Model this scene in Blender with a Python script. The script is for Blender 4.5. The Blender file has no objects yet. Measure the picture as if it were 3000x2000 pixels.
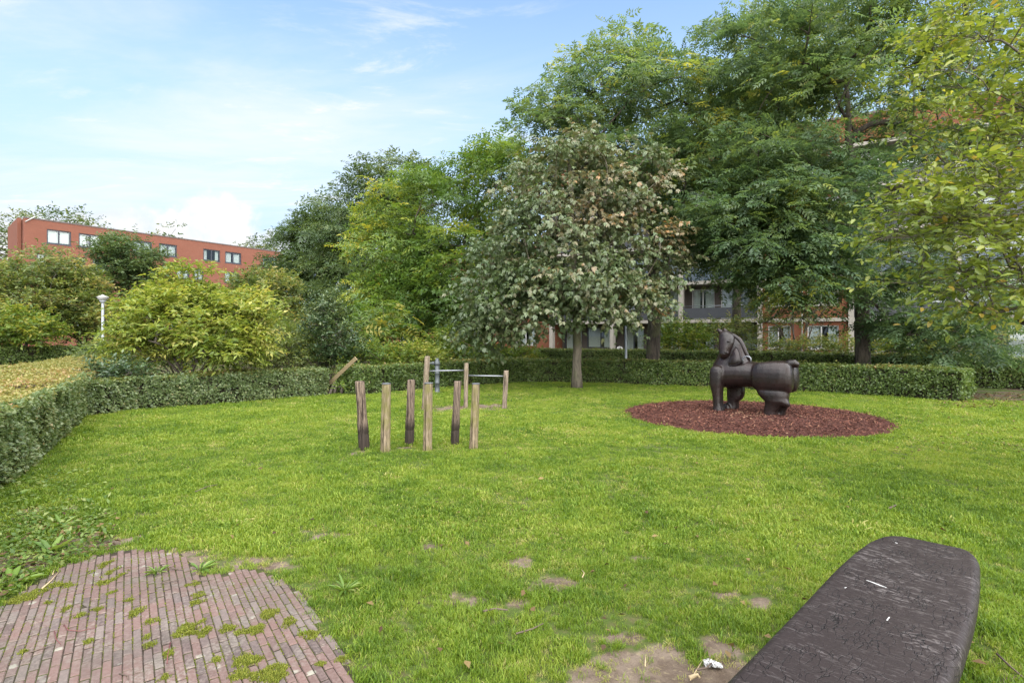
import bpy, bmesh, math, random
import numpy as np
from mathutils import Vector, Matrix, Euler
R = math.radians
sc = bpy.context.scene
COL = sc.collection
random.seed(7)

# ------------------------------------------------------------------ camera
F, CX, CY, H = 1640.0, 1500.0, 980.0, 1.8          # focal length and horizon in photo pixels, eye height
cam_d = bpy.data.cameras.new('camera'); cam = bpy.data.objects.new('camera', cam_d); COL.objects.link(cam)
cam.location = (0, 0, H); cam.rotation_euler = (R(90), 0, 0)
cam_d.sensor_width = 36; cam_d.lens = F / 3000 * 36; cam_d.shift_y = -20 / 3000
cam_d.clip_start = .05; cam_d.clip_end = 3000
sc.camera = cam
# ------------------------------------------------------------------ sky, sun, exposure
SUN_EL, SUN_AZ = R(48), R(160)        # azimuth clockwise from +Y: the light comes from behind the camera, right
sun_dir = Vector((math.sin(SUN_AZ) * math.cos(SUN_EL), math.cos(SUN_AZ) * math.cos(SUN_EL), math.sin(SUN_EL)))
sd = bpy.data.lights.new('sun', 'SUN'); so = bpy.data.objects.new('sun', sd); COL.objects.link(so)
sd.energy = 1.5; sd.angle = R(125); sd.color = (1, .95, .87)
so.rotation_euler = sun_dir.to_track_quat('Z', 'Y').to_euler(); so.location = (0, 0, 40)
SKY_STRENGTH = .065
sc.view_settings.view_transform = 'Standard'; sc.view_settings.look = 'None'
sc.view_settings.gamma = 1; sc.view_settings.use_curve_mapping = False
sc.view_settings.exposure = 3.25
world = bpy.data.worlds.new('World'); sc.world = world; world.use_nodes = True

class NT:
    """small helper round a node tree"""
    def __init__(s, tree): s.t = tree; s.n = tree.nodes; s.l = tree.links
    def add(s, kind, **kw):
        nd = s.n.new(kind)
        for k, v in kw.items():
            if k.startswith('i_'):
                key = k[2:].replace('_', ' ')
                nd.inputs[key].default_value = v
            else: setattr(nd, k, v)
        return nd
    def link(s, a, b): s.l.new(a, b)
    def math(s, op, a, b=None, clamp=False):
        m = s.n.new('ShaderNodeMath'); m.operation = op; m.use_clamp = clamp
        for i, v in enumerate((a, b)):
            if v is None: continue
            if isinstance(v, (int, float)): m.inputs[i].default_value = v
            else: s.l.new(v, m.inputs[i])
        return m.outputs[0]
    def mix(s, fac, a, b, blend='MIX'):
        m = s.n.new('ShaderNodeMix'); m.data_type = 'RGBA'; m.blend_type = blend
        for sock, v in ((m.inputs[0], fac), (m.inputs[6], a), (m.inputs[7], b)):
            if isinstance(v, (int, float)): sock.default_value = v
            elif isinstance(v, tuple): sock.default_value = v if len(v) == 4 else (*v, 1)
            else: s.l.new(v, sock)
        return m.outputs[2]
    def ramp(s, fac, stops):
        r = s.n.new('ShaderNodeValToRGB'); e = r.color_ramp.elements
        while len(e) < len(stops): e.new(.5)
        for el, (p, c) in zip(e, stops):
            el.position = p; el.color = (*c, 1) if not isinstance(c, (int, float)) else (c, c, c, 1)
        s.l.new(fac, r.inputs[0]); return r.outputs[0]
    def maprange(s, v, a, b, c=0., d=1., smooth=True):
        m = s.n.new('ShaderNodeMapRange'); m.interpolation_type = 'SMOOTHSTEP' if smooth else 'LINEAR'
        m.inputs[1].default_value = a; m.inputs[2].default_value = b; m.inputs[3].default_value = c; m.inputs[4].default_value = d
        s.l.new(v, m.inputs[0]); return m.outputs[0]
    def noise(s, vec, scale, detail=4, rough=.55, dist=0.):
        n = s.n.new('ShaderNodeTexNoise'); n.inputs['Scale'].default_value = scale; n.inputs['Detail'].default_value = detail
        n.inputs['Roughness'].default_value = rough; n.inputs['Distortion'].default_value = dist
        if vec is not None: s.l.new(vec, n.inputs['Vector'])
        return n.outputs['Fac']

def build_world():
    t = NT(world.node_tree); t.n.clear()
    out = t.add('ShaderNodeOutputWorld'); bg = t.add('ShaderNodeBackground'); bg.inputs[1].default_value = SKY_STRENGTH
    t.link(bg.outputs[0], out.inputs[0])
    sky = t.add('ShaderNodeTexSky'); sky.sky_type = 'NISHITA'; sky.sun_disc = False
    sky.sun_elevation = SUN_EL; sky.sun_rotation = SUN_AZ; sky.air_density = 1.0; sky.dust_density = 0.7; sky.ozone_density = 2.0
    tc = t.add('ShaderNodeTexCoord'); d = tc.outputs['Generated']
    sep = t.add('ShaderNodeSeparateXYZ'); t.link(d, sep.inputs[0])
    z = t.math('MAXIMUM', sep.outputs[2], .02)
    # thin high cloud, on a flat layer overhead
    pl = t.add('ShaderNodeCombineXYZ')
    t.link(t.math('DIVIDE', sep.outputs[0], t.math('ADD', z, .12)), pl.inputs[0]); t.link(t.math('DIVIDE', sep.outputs[1], t.math('ADD', z, .12)), pl.inputs[1])
    mp = t.add('ShaderNodeMapping'); mp.inputs['Scale'].default_value = (.55, 1.5, 1); mp.inputs['Rotation'].default_value = (0, 0, R(-14)); mp.inputs['Location'].default_value = (.4, 2.35, 0)
    t.link(pl.outputs[0], mp.inputs[0])
    n1 = t.noise(mp.outputs[0], 1.1, 8, .62, .7)
    mp2 = t.add('ShaderNodeMapping'); mp2.inputs['Scale'].default_value = (.35, .5, 1); mp2.inputs['Location'].default_value = (3.1, .7, 0); t.link(pl.outputs[0], mp2.inputs[0])
    n2 = t.noise(mp2.outputs[0], .8, 3, .5)
    veil = t.maprange(t.math('ADD', t.math('MULTIPLY', n1, .62), t.math('MULTIPLY', n2, .5)), .50, .78, 0, .92)
    # the veil is thicker on the western (left) half of the sky
    side = t.maprange(sep.outputs[0], .25, -.65, .22, 1.0)
    veil = t.math('MULTIPLY', veil, side)
    wisp = t.noise(mp.outputs[0], 3.2, 8, .68, .5)
    veil = t.math('ADD', veil, t.math('MULTIPLY', t.maprange(wisp, .52, .74, 0, .75), t.maprange(n2, .40, .58)), True)
    haze = t.maprange(sep.outputs[2], .62, .06, 0, .94)
    c0 = t.mix(1.0, sky.outputs[0], (.56, .57, .545), 'MULTIPLY')
    c1 = t.mix(haze, c0, (1.07, 1.34, 1.74))
    c2 = t.mix(veil, c1, (1.66, 1.71, 1.82))
    # heaped cloud low over the houses
    n3 = t.noise(d, 9, 8, .6); n4 = t.noise(d, 30, 6, .6)
    nn = t.math('ADD', t.math('MULTIPLY', n3, .75), t.math('MULTIPLY', n4, .25))
    total = None
    for (px, py, wx, wz) in ((330, 695, .125, .072), (635, 715, .105, .098), (800, 745, .14, .055), (480, 730, .12, .06), (-150, 720, .2, .075), (1100, 760, .2, .05)):
        v = Vector(((px - CX) / F, 1, (CY - py) / F)).normalized(); az = math.atan2(v.x, v.y)
        a = t.math('ARCTAN2', sep.outputs[0], sep.outputs[1])
        dx = t.math('DIVIDE', t.math('SUBTRACT', a, az), wx); dz = t.math('DIVIDE', t.math('SUBTRACT', sep.outputs[2], v.z), wz)
        q = t.math('SUBTRACT', 1.0, t.math('ADD', t.math('MULTIPLY', dx, dx), t.math('MULTIPLY', dz, dz)))
        total = q if total is None else t.math('MAXIMUM', total, q)
    m = t.maprange(t.math('ADD', total, t.math('MULTIPLY', t.math('SUBTRACT', nn, .5), 2.5)), .35, .75)
    shade = t.mix(t.maprange(n3, .38, .62), (1.40, 1.52, 1.72), (1.84, 1.82, 1.80))
    c3 = t.mix(t.math('MULTIPLY', m, .93), c2, shade)
    t.link(c3, bg.inputs[0])
build_world()
sc.render.engine = 'CYCLES'
cy = sc.cycles
cy.max_bounces = 6; cy.diffuse_bounces = 3; cy.glossy_bounces = 3; cy.transmission_bounces = 4; cy.transparent_max_bounces = 8
cy.caustics_reflective = False; cy.caustics_refractive = False; cy.use_denoising = True
try: cy.denoiser = 'OPENIMAGEDENOISE'; cy.denoising_prefilter = 'ACCURATE'
except Exception: pass

# ------------------------------------------------------------------ placing helpers
def at(px, py, z=0.):                 # the point at height z that the photo shows at a pixel
    d = (H - z) * F / (py - CY); return Vector(((px - CX) / F * d, d, z))
def atd(px, py, d): return Vector(((px - CX) / F * d, d, H - (py - CY) / F * d))
def xat(px, d): return (px - CX) / F * d

def tag(o, label=None, cat=None, group=None, kind=None):
    if label: o['label'] = label
    if cat: o['category'] = cat
    if group: o['group'] = group
    if kind: o['kind'] = kind
    return o
def empty(name, loc=(0, 0, 0), rz=0., parent=None):
    o = bpy.data.objects.new(name, None); COL.objects.link(o); o.location = loc; o.rotation_euler = (0, 0, rz)
    o.empty_display_size = .2
    if parent: o.parent = parent
    return o
def link(name, me, mat=None, parent=None):
    o = bpy.data.objects.new(name, me); COL.objects.link(o)
    if mat is not None:
        me.materials.clear(); me.materials.append(mat)
    if parent: o.parent = parent
    return o
def copy_tree(o, parent=None):
    c = o.copy(); COL.objects.link(c)
    if parent: c.parent = parent
    for ch in o.children: copy_tree(ch, c)
    return c

class MB:
    """collects shapes, then makes ONE mesh object"""
    def __init__(s): s.v = []; s.f = []; s.sm = []
    def add(s, vs, fs, smooth=False):
        b = len(s.v); s.v += [tuple(p) for p in vs]; s.f += [tuple(b + i for i in f) for f in fs]; s.sm += [smooth] * len(fs); return s
    def box(s, x0, x1, y0, y1, z0, z1):
        vs = [(x, y, z) for z in (z0, z1) for y in (y0, y1) for x in (x0, x1)]
        return s.add(vs, [(0, 2, 3, 1), (4, 5, 7, 6), (0, 1, 5, 4), (2, 6, 7, 3), (0, 4, 6, 2), (1, 3, 7, 5)])
    def tube(s, pts, rad, n=6, caps=True):
        pts = [Vector(p) for p in pts]; m = len(pts)
        if not hasattr(rad, '__len__'): rad = [rad] * m
        t0 = (pts[1] - pts[0]).normalized(); u = t0.orthogonal().normalized(); vs = []
        for i, p in enumerate(pts):
            t = (pts[min(i + 1, m - 1)] - pts[max(i - 1, 0)]).normalized()
            u = (u - t * u.dot(t)).normalized(); w = t.cross(u)
            for k in range(n):
                a = 2 * math.pi * k / n; vs.append(p + (u * math.cos(a) + w * math.sin(a)) * rad[i])
        fs = [(i * n + k, i * n + (k + 1) % n, (i + 1) * n + (k + 1) % n, (i + 1) * n + k) for i in range(m - 1) for k in range(n)]
        if caps: fs += [tuple(range(n))[::-1], tuple((m - 1) * n + k for k in range(n))]
        return s.add(vs, fs, True)
    def lathe(s, prof, n=16, c=(0, 0, 0)):
        vs = [(c[0] + r * math.cos(2 * math.pi * k / n), c[1] + r * math.sin(2 * math.pi * k / n), c[2] + z) for r, z in prof for k in range(n)]
        fs = [(i * n + k, i * n + (k + 1) % n, (i + 1) * n + (k + 1) % n, (i + 1) * n + k) for i in range(len(prof) - 1) for k in range(n)]
        fs += [tuple(range(n))[::-1], tuple((len(prof) - 1) * n + k for k in range(n))]
        return s.add(vs, fs, True)
    def rings(s, rings, smooth=True):
        n = len(rings[0]); m = len(rings); vs = [p for r in rings for p in r]
        fs = [(i * n + k, i * n + (k + 1) % n, (i + 1) * n + (k + 1) % n, (i + 1) * n + k) for i in range(m - 1) for k in range(n)]
        fs += [tuple(range(n))[::-1], tuple((m - 1) * n + k for k in range(n))]
        return s.add(vs, fs, smooth)
    def prism(s, poly, z0, z1):
        n = len(poly); vs = [(x, y, z0) for x, y in poly] + [(x, y, z1) for x, y in poly]
        return s.add(vs, [tuple(range(n))[::-1], tuple(range(n, 2 * n))] + [(i, (i + 1) % n, n + (i + 1) % n, n + i) for i in range(n)])
    def mesh(s, name):
        me = bpy.data.meshes.new(name); me.from_pydata(s.v, [], s.f); me.polygons.foreach_set('use_smooth', s.sm); me.update()
        return me
    def build(s, name, mat, parent=None): return link(name, s.mesh(name), mat, parent)

def fast_mesh(name, V, Q, tint=None, smooth=False):
    """numpy vertices V (n,3) and quads Q (m,4) -> mesh, with an optional per-face tint"""
    me = bpy.data.meshes.new(name); n, m = len(V), len(Q); k = Q.shape[1]
    me.vertices.add(n); me.vertices.foreach_set('co', np.ascontiguousarray(V, dtype=np.float32).ravel())
    me.loops.add(m * k); me.loops.foreach_set('vertex_index', np.ascontiguousarray(Q, dtype=np.int32).ravel())
    me.polygons.add(m); me.polygons.foreach_set('loop_start', np.arange(0, m * k, k, dtype=np.int32))
    if tint is not None:
        a = me.attributes.new('tint', 'FLOAT', 'FACE'); a.data.foreach_set('value', np.ascontiguousarray(tint, dtype=np.float32))
    me.update(calc_edges=True)
    return me

# ------------------------------------------------------------------ materials
def new_mat(name):
    m = bpy.data.materials.new(name); m.use_nodes = True; t = NT(m.node_tree); t.n.clear()
    out = t.add('ShaderNodeOutputMaterial'); return m, t, out
def principled(t, out, color, rough=.6, spec=.4, metal=0., normal=None):
    p = t.add('ShaderNodeBsdfPrincipled'); p.inputs['Specular IOR Level'].default_value = spec
    for k, v in (('Base Color', color), ('Roughness', rough), ('Metallic', metal)):
        if isinstance(v, tuple): p.inputs[k].default_value = (*v, 1)
        elif isinstance(v, (int, float)): p.inputs[k].default_value = v
        else: t.link(v, p.inputs[k])
    if normal is not None: t.link(normal, p.inputs['Normal'])
    if out is not None: t.link(p.outputs[0], out.inputs[0])
    return p
def bump(t, h, strength=.3, dist=.02):
    b = t.add('ShaderNodeBump'); b.inputs['Strength'].default_value = strength; b.inputs['Distance'].default_value = dist
    t.link(h, b.inputs['Height']); return b.outputs[0]
def wpos(t): return t.add('ShaderNodeNewGeometry').outputs['Position']
def opos(t): return t.add('ShaderNodeTexCoord').outputs['Object']
def plain(name, color, rough=.6, spec=.4, metal=0., var=.12, scale=6., bumpy=0.):
    m, t, out = new_mat(name); p = opos(t)
    n = t.noise(p, scale, 6, .6)
    c = t.mix(n, tuple(x * (1 - var * 2) for x in color), tuple(min(1, x * (1 + var * 2)) for x in color))
    principled(t, out, c, rough, spec, metal, bump(t, t.noise(p, scale * 8, 4), bumpy, .01) if bumpy else None); return m
def leaf_mat(name, stops, rough=.45, spec=.35, trans=.35, tcol=1.5):
    """colour by the per-leaf tint; thin leaves let some light through"""
    m, t, out = new_mat(name)
    a = t.add('ShaderNodeAttribute'); a.attribute_name = 'tint'
    c = t.ramp(a.outputs['Fac'], stops)
    p = principled(t, None, c, rough, spec)
    tr = t.add('ShaderNodeBsdfTranslucent'); t.link(t.mix(1., c, (tcol * 1.05, tcol, tcol * .55), 'MULTIPLY'), tr.inputs[0])
    mx = t.add('ShaderNodeMixShader'); mx.inputs[0].default_value = trans
    t.link(p.outputs[0], mx.inputs[1]); t.link(tr.outputs[0], mx.inputs[2]); t.link(mx.outputs[0], out.inputs[0]); return m
def bark_mat(name, c0, c1, scale=9.):
    m, t, out = new_mat(name); p = wpos(t)
    mp = t.add('ShaderNodeMapping'); mp.inputs['Scale'].default_value = (1, 1, .22); t.link(p, mp.inputs[0])
    n = t.noise(mp.outputs[0], scale * 2, 8, .65, .4); w = t.noise(p, 2.2, 3)
    c = t.mix(t.maprange(n, .35, .65), c0, c1); c = t.mix(t.maprange(w, .45, .7, 0, .55), c, (.075, .09, .035))
    principled(t, out, c, .85, .2, 0, bump(t, n, .9, .03)); return m

# ------------------------------------------------------------------ foliage engine
UP = np.array([0., 0., 1.])
def nrm(a): return a / np.maximum(np.linalg.norm(a, axis=-1, keepdims=True), 1e-9)
def leaves_mesh(name, P, D, N, L, W, tint, big=False, curl=.12):
    """one small folded blade per leaf: base P, direction D, upper side N"""
    n = len(P); D = nrm(D); S = nrm(np.cross(D, N)); N = np.cross(S, D)
    L = np.broadcast_to(np.asarray(L, float).reshape(-1, 1), (n, 1)); W = np.broadcast_to(np.asarray(W, float).reshape(-1, 1), (n, 1)) * .5
    if not big:
        V = np.stack([P, P + D * L * .45 + S * W + N * W * .35, P + D * L - N * L * curl, P + D * L * .45 - S * W + N * W * .35], 1)
        Q = np.arange(n * 4).reshape(n, 4); return fast_mesh(name, V.reshape(-1, 3), Q, tint)
    V = np.stack([P, P + D * L * .32 + S * W * .92 + N * W * .3, P + D * L * .7 + S * W * .8 + N * (W * .25 - L * curl * .4),
                  P + D * L - N * L * curl, P + D * L * .7 - S * W * .8 + N * (W * .25 - L * curl * .4), P + D * L * .32 - S * W * .92 + N * W * .3], 1)
    b = (np.arange(n) * 6).reshape(n, 1)
    Q = np.concatenate([b + np.array([[0, 1, 2, 3]]), b + np.array([[0, 3, 4, 5]])], 1).reshape(-1, 4)
    return fast_mesh(name, V.reshape(-1, 3), Q, np.repeat(tint, 2))
def pinnate(rng, P, D, N, L, tint, pairs=4, lw=.36, ll=.42, droop=.18):
    """every leaf becomes a rachis with leaflets on both sides and one at the tip"""
    n = len(P); D = nrm(D); S = nrm(np.cross(D, N)); N = np.cross(S, D); L = np.asarray(L).reshape(-1, 1)
    oP, oD, oN, oL, oT = [], [], [], [], []
    for k in range(pairs):
        f = .25 + .7 * k / max(pairs - 1, 1)
        B = P + D * L * f - UP * L * droop * f * f
        size = L[:, 0] * ll * (1 - .35 * abs(f - .5))
        for sg in (-1, 1):
            d = D * .55 + S * sg + rng.normal(0, .12, (n, 3)); d[:, 2] -= .15
            oP.append(B); oD.append(d); oN.append(N + rng.normal(0, .25, (n, 3))); oL.append(size); oT.append(tint + rng.normal(0, .03, n))
    B = P + D * L * .95 - UP * L * droop
    oP.append(B); oD.append(D - UP * .2); oN.append(N); oL.append(L[:, 0] * ll); oT.append(tint)
    P2, D2, N2, L2, T2 = (np.concatenate(x) for x in (oP, oD, oN, oL, oT))
    return P2, D2, N2, L2, L2 * lw / .42 * .42, T2
def palmate(rng, P, D, N, L, tint, fingers=5):
    n = len(P); D = nrm(D); S = nrm(np.cross(D, N)); N = np.cross(S, D); out = [[], [], [], [], []]
    for k in range(fingers):
        a = (k - (fingers - 1) / 2) * .62; sz = 1 - .22 * abs(k - (fingers - 1) / 2)
        d = D * math.cos(a) + S * math.sin(a) - UP * .45 + rng.normal(0, .1, (n, 3))
        for lst, v in zip(out, (P, d, N + rng.normal(0, .2, (n, 3)), L * sz, tint + rng.normal(0, .05, n))): lst.append(v)
    P2, D2, N2, L2, T2 = (np.concatenate(x) for x in out); return P2, D2, N2, L2, L2 * .46, T2

def skeleton(rng, trunk, targets, r_tip, power=.5, sag=.06, seg=4):
    """grow limbs from the trunk nodes to every bough; thickness follows what a limb carries"""
    nodes = [np.array(p, float) for p in trunk]; par = [-1] + list(range(len(trunk) - 1)); load = [0] * len(nodes)
    ax = np.array(trunk[-1]); lowest = len(trunk) // 3
    order = np.argsort(np.linalg.norm(targets - np.array(trunk)[len(trunk) // 2], axis=1)); tips = {}
    for ti in order:
        T = targets[ti]; A = np.array(nodes[lowest:]); v = T - A; dist = np.linalg.norm(v, axis=1)
        cost = dist * (1.0 + .9 * np.clip(-v[:, 2] / np.maximum(dist, .01), 0, 1)) ; i = int(np.argmin(cost)) + lowest
        a = nodes[i]; prev = i; side = rng.normal(0, .10, 3) * dist[i - lowest]
        for k in range(1, seg + 1):
            f = k / seg; p = a + (T - a) * f + side * math.sin(f * math.pi) * .7 + np.array([0, 0, sag * dist[i - lowest] * math.sin(f * math.pi)])
            nodes.append(p); par.append(prev); load.append(0); prev = len(nodes) - 1
        tips[ti] = prev; load[prev] += 1
    for i in range(len(nodes) - 1, 0, -1):
        load[par[i]] += load[i]
    return nodes, par, load
def limbs_mesh(nodes, par, load, r_tip, trunk_n, trunk_r, name, power=.5, rmax=1.):
    mb = MB(); n = len(nodes); kids = [[] for _ in range(n)]
    for i in range(1, n): kids[par[i]].append(i)
    def rad(i):
        r = r_tip * max(load[i], 1) ** power
        return min(r, rmax)
    # follow chains
    tr = [Vector(nodes[i]) for i in range(trunk_n)]
    mb.tube(tr, trunk_r, 10)
    done = set(range(trunk_n))
    for i in range(trunk_n, n):
        if i in done: continue
        chain = [par[i], i]; done.add(i)
        while True:
            nx = [k for k in kids[chain[-1]] if k not in done and k == chain[-1] + 1]
            if not nx: break
            chain.append(nx[0]); done.add(nx[0])
        rr = [rad(k) for k in chain]; rr[0] = rr[1] * 1.05
        mb.tube([nodes[k] for k in chain], rr, 6 if rr[0] > .05 else 4, caps=False)
    return mb.mesh(name)

def px_ell(e):      # (pixel x, pixel y, distance, half width px, half height px[, depth radius m]) -> a real ellipsoid
    px, py, d, rx, rz = e[:5]; c = atd(px, py, d); ax = rx / F * d; az = rz / F * d
    return (c.x, c.y, c.z, ax, e[5] if len(e) > 5 else max(min(ax, 4.5), .8 * az), az)

def plant(name, label, cat, base, ells, mat, bark, seed, group=None, trunk_r=.18, top=None, boughs=70, sprays=12, per=6, kind='simple',
          leaf=.12, lw=.45, bough_r=.75, flat=.6, r_tip=.012, tint_fn=None, stems=0, parts_leaf=0, lean=(0, 0), spray_len=.5, tint_spread=(.35, .22), inner=.45, droop=.15, twigs=False, up=.55, power=.5, fork=.62, crown_name='crown'):
    rng = np.random.default_rng(seed); E = [px_ell(e) for e in ells]
    vol = np.array([e[3] * e[5] + e[3] * e[4] for e in E]) ** .75
    cnt = np.maximum((boughs * vol / vol.sum()).round().astype(int), 3)
    B, O = [], []
    for e, c in zip(E, cnt):
        pts = []
        while len(pts) < c:                                     # spread evenly: keep the candidate farthest from the others
            cand = nrm(rng.normal(size=(8, 3))) * (inner + (1 - inner) * rng.random((8, 1)) ** .55)
            if not pts: pts.append(cand[0]); continue
            dmin = np.min(np.linalg.norm(cand[:, None] - np.array(pts)[None], axis=2), axis=1); pts.append(cand[np.argmax(dmin)])
        U = np.array(pts); X = np.array(e[:3]) + U * np.array(e[3:6]); B.append(X); O.append(U)
    B = np.concatenate(B); O = np.concatenate(O)
    keep = B[:, 2] > .25; B = B[keep]; O = O[keep]
    root = empty(name, (base[0], base[1], 0)); tag(root, label, cat, group)
    off = np.array([base[0], base[1], 0.])
    zt = top if top is not None else max(e[2] for e in E) + .2
    if stems:
        mb_nodes = None; meshes = []
        parts = np.array_split(np.argsort(np.arctan2(B[:, 1] - base[1], B[:, 0] - base[0]) + rng.normal(0, .3, len(B))), stems)
        mb = MB()
        for q, idx in enumerate(parts):
            if not len(idx): continue
            c = B[idx].mean(0); st = np.array([base[0], base[1], 0]) + np.append(rng.normal(0, .12, 2), 0)
            tr = [st + (c - st) * f * fork + np.array([0, 0, .12 * math.sin(f * 3)]) for f in np.linspace(0, 1, 6)]
            nd, pr, ld = skeleton(rng, tr, B[idx], r_tip)
            me = limbs_mesh([p - off for p in nd], pr, ld, r_tip, 6, list(np.linspace(trunk_r, trunk_r * .5, 6)), 'stem', power, trunk_r)
            o = link('stem', me, bark, root)
    else:
        cz = np.array([np.mean([e[0] for e in E]), np.mean([e[1] for e in E])])
        tr = []
        for f in np.linspace(0, 1, 12):
            w = f ** 1.6; xy = np.array(base[:2]) * (1 - w * .5) + cz * w * .5 + rng.normal(0, .04, 2) * min(f * 3, 1) + np.array(lean) * f
            tr.append(np.array([xy[0], xy[1], zt * f - .02]))
        nd, pr, ld = skeleton(rng, tr, B, r_tip)
        tri = [trunk_r * (1.35 if i == 0 else 1.0) * (1 - .75 * (i / 11) ** 1.3) for i in range(12)]
        me = limbs_mesh([p - off for p in nd], pr, ld, r_tip, 12, tri, 'trunk', power, trunk_r * .6)
        o = link('trunk', me, bark, root)
    # sprays of leaves on every bough
    nb = len(B); br = bough_r * (.7 + .6 * rng.random(nb)); bt = rng.normal(0, tint_spread[0], nb)
    I = np.repeat(np.arange(nb), sprays); ns = len(I)
    u = nrm(rng.normal(size=(ns, 3))); u[:, 2] = np.where(u[:, 2] < -.3, -u[:, 2] * .6, u[:, 2])
    rr = rng.random((ns, 1)) ** .5
    outw = nrm(O[I] * np.array([1, 1, .5]) + 1e-3)
    SP = B[I] + (u * rr) * br[I][:, None] * np.array([1, 1, flat])
    SD = nrm(u * .8 + outw * .7 + rng.normal(0, .35, (ns, 3)) + UP * (up - .45))
    SL = spray_len * (.6 + .8 * rng.random(ns))
    J = np.repeat(np.arange(ns), per); n = len(J); f = (np.tile(np.arange(per), ns) + rng.random(n)) / per
    P = SP[J] + SD[J] * (SL[J] * f)[:, None] - UP * (droop * SL[J] * f * f)[:, None]
    side = nrm(np.cross(SD[J], UP + rng.normal(0, .3, (n, 3)))); sgn = np.where(np.tile(np.arange(per), ns) % 2, 1., -1.)[:, None]
    D = nrm(SD[J] * .6 + side * sgn * .9 + rng.normal(0, .3, (n, 3)) - UP * droop)
    N = nrm(UP * 1.0 + outw[I][J] * .45 + rng.normal(0, .38, (n, 3)))
    L = leaf * (.65 + .7 * rng.random(n))
    tint = .5 + bt[I][J] * .5 + rng.normal(0, tint_spread[1], n)
    if tint_fn is not None: tint = tint + tint_fn(P, rng)
    ok = P[:, 2] > .06
    P, D, N, L, tint = P[ok], D[ok], N[ok], L[ok], tint[ok]
    P = P - off
    if parts_leaf:
        dist = np.linalg.norm(P + off - np.array([0, 0, H]), axis=1); vis = np.abs((P + off)[:, 0] / (P + off)[:, 1]) < .93
        order = np.argsort(dist + 100 * (~vis)); sel = order[:parts_leaf]; rest = order[parts_leaf:]
        protos = []
        for tv in (.15, .35, .5, .65, .85):
            me = leaves_mesh('leaf', np.zeros((1, 3)), np.array([[1., 0, 0]]), np.array([[0, 0, 1.]]), 1., lw, np.array([tv]), True); me.materials.append(mat); protos.append(me)
        for i in sel:
            d = Vector(D[i]).normalized(); s_ = Vector(np.cross(N[i], D[i])).normalized(); nn = d.cross(s_)
            o = bpy.data.objects.new('leaf', protos[int(np.clip(tint[i], 0, .99) * 5)]); COL.objects.link(o); o.parent = root
            o.matrix_local = Matrix.Translation(P[i]) @ Matrix(((d.x, s_.x, nn.x), (d.y, s_.y, nn.y), (d.z, s_.z, nn.z))).to_4x4() @ Matrix.Diagonal((L[i], L[i], L[i], 1))
        P, D, N, L, tint = P[rest], D[rest], N[rest], L[rest], tint[rest]
    if twigs:
        V0 = SP - off; V1 = SP + SD * (SL * .95)[:, None] - UP * (droop * SL)[:, None] - off; C0 = B[I] - off
        w = .004; S_ = nrm(np.cross(SD, rng.normal(size=(ns, 3)))) * w
        V = np.stack([C0 - S_, C0 + S_, V0 + S_, V0 - S_, V1 - S_ * .4, V1 + S_ * .4], 1).reshape(-1, 3); b = (np.arange(ns) * 6).reshape(-1, 1)
        Q = np.concatenate([b + [[0, 1, 2, 3]], b + [[3, 2, 5, 4]]], 1).reshape(-1, 4)
        tw = link('twigs', fast_mesh('twigs', V, Q), bark, root); tw['kind'] = 'stuff'
    if kind == 'pinnate': P, D, N, L, W, tint = pinnate(rng, P, D, N, L, tint)
    elif kind == 'pinnate3': P, D, N, L, W, tint = pinnate(rng, P, D, N, L, tint, 3)
    elif kind == 'palmate': P, D, N, L, W, tint = palmate(rng, P, D, N, L, tint)
    else: W = L * lw
    me = leaves_mesh(crown_name, P, D, N, L, W, np.clip(tint, 0, 1), kind == 'big')
    c = link(crown_name, me, mat, root); c['kind'] = 'stuff'
    return root

# ------------------------------------------------------------------ hedges
def poly_area_sample(rng, poly, n):
    poly = np.array(poly); lo, hi = poly.min(0), poly.max(0); out = []
    while sum(len(o) for o in out) < n:
        p = lo + (hi - lo) * rng.random((n * 2, 2)); out.append(p[in_poly(p, poly)])
    return np.concatenate(out)[:n]
def in_poly(p, poly):
    x, y = p[:, 0], p[:, 1]; c = np.zeros(len(p), bool); m = len(poly); j = m - 1
    for i in range(m):
        xi, yi = poly[i]; xj, yj = poly[j]
        t = ((yi > y) != (yj > y)); c ^= t & (x < (xj - xi) * (y - yi) / (yj - yi + 1e-12) + xi); j = i
    return c
def vnoise(p, scale, seed=0):
    """smooth value noise of 2-D points, 0..1"""
    q = np.asarray(p)[:, :2] * scale + 1000; i = np.floor(q).astype(np.int64); f = q - i; f = f * f * (3 - 2 * f)
    def h(a, b):
        v = (a * 374761393 + b * 668265263 + seed * 1442695) & 0x7fffffff; v = ((v ^ (v >> 13)) * 1274126177) & 0x7fffffff
        return ((v ^ (v >> 16)) & 0xffff) / 65535.
    x, y = i[:, 0], i[:, 1]
    return (h(x, y) * (1 - f[:, 0]) + h(x + 1, y) * f[:, 0]) * (1 - f[:, 1]) + (h(x, y + 1) * (1 - f[:, 0]) + h(x + 1, y + 1) * f[:, 0]) * f[:, 1]

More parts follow.
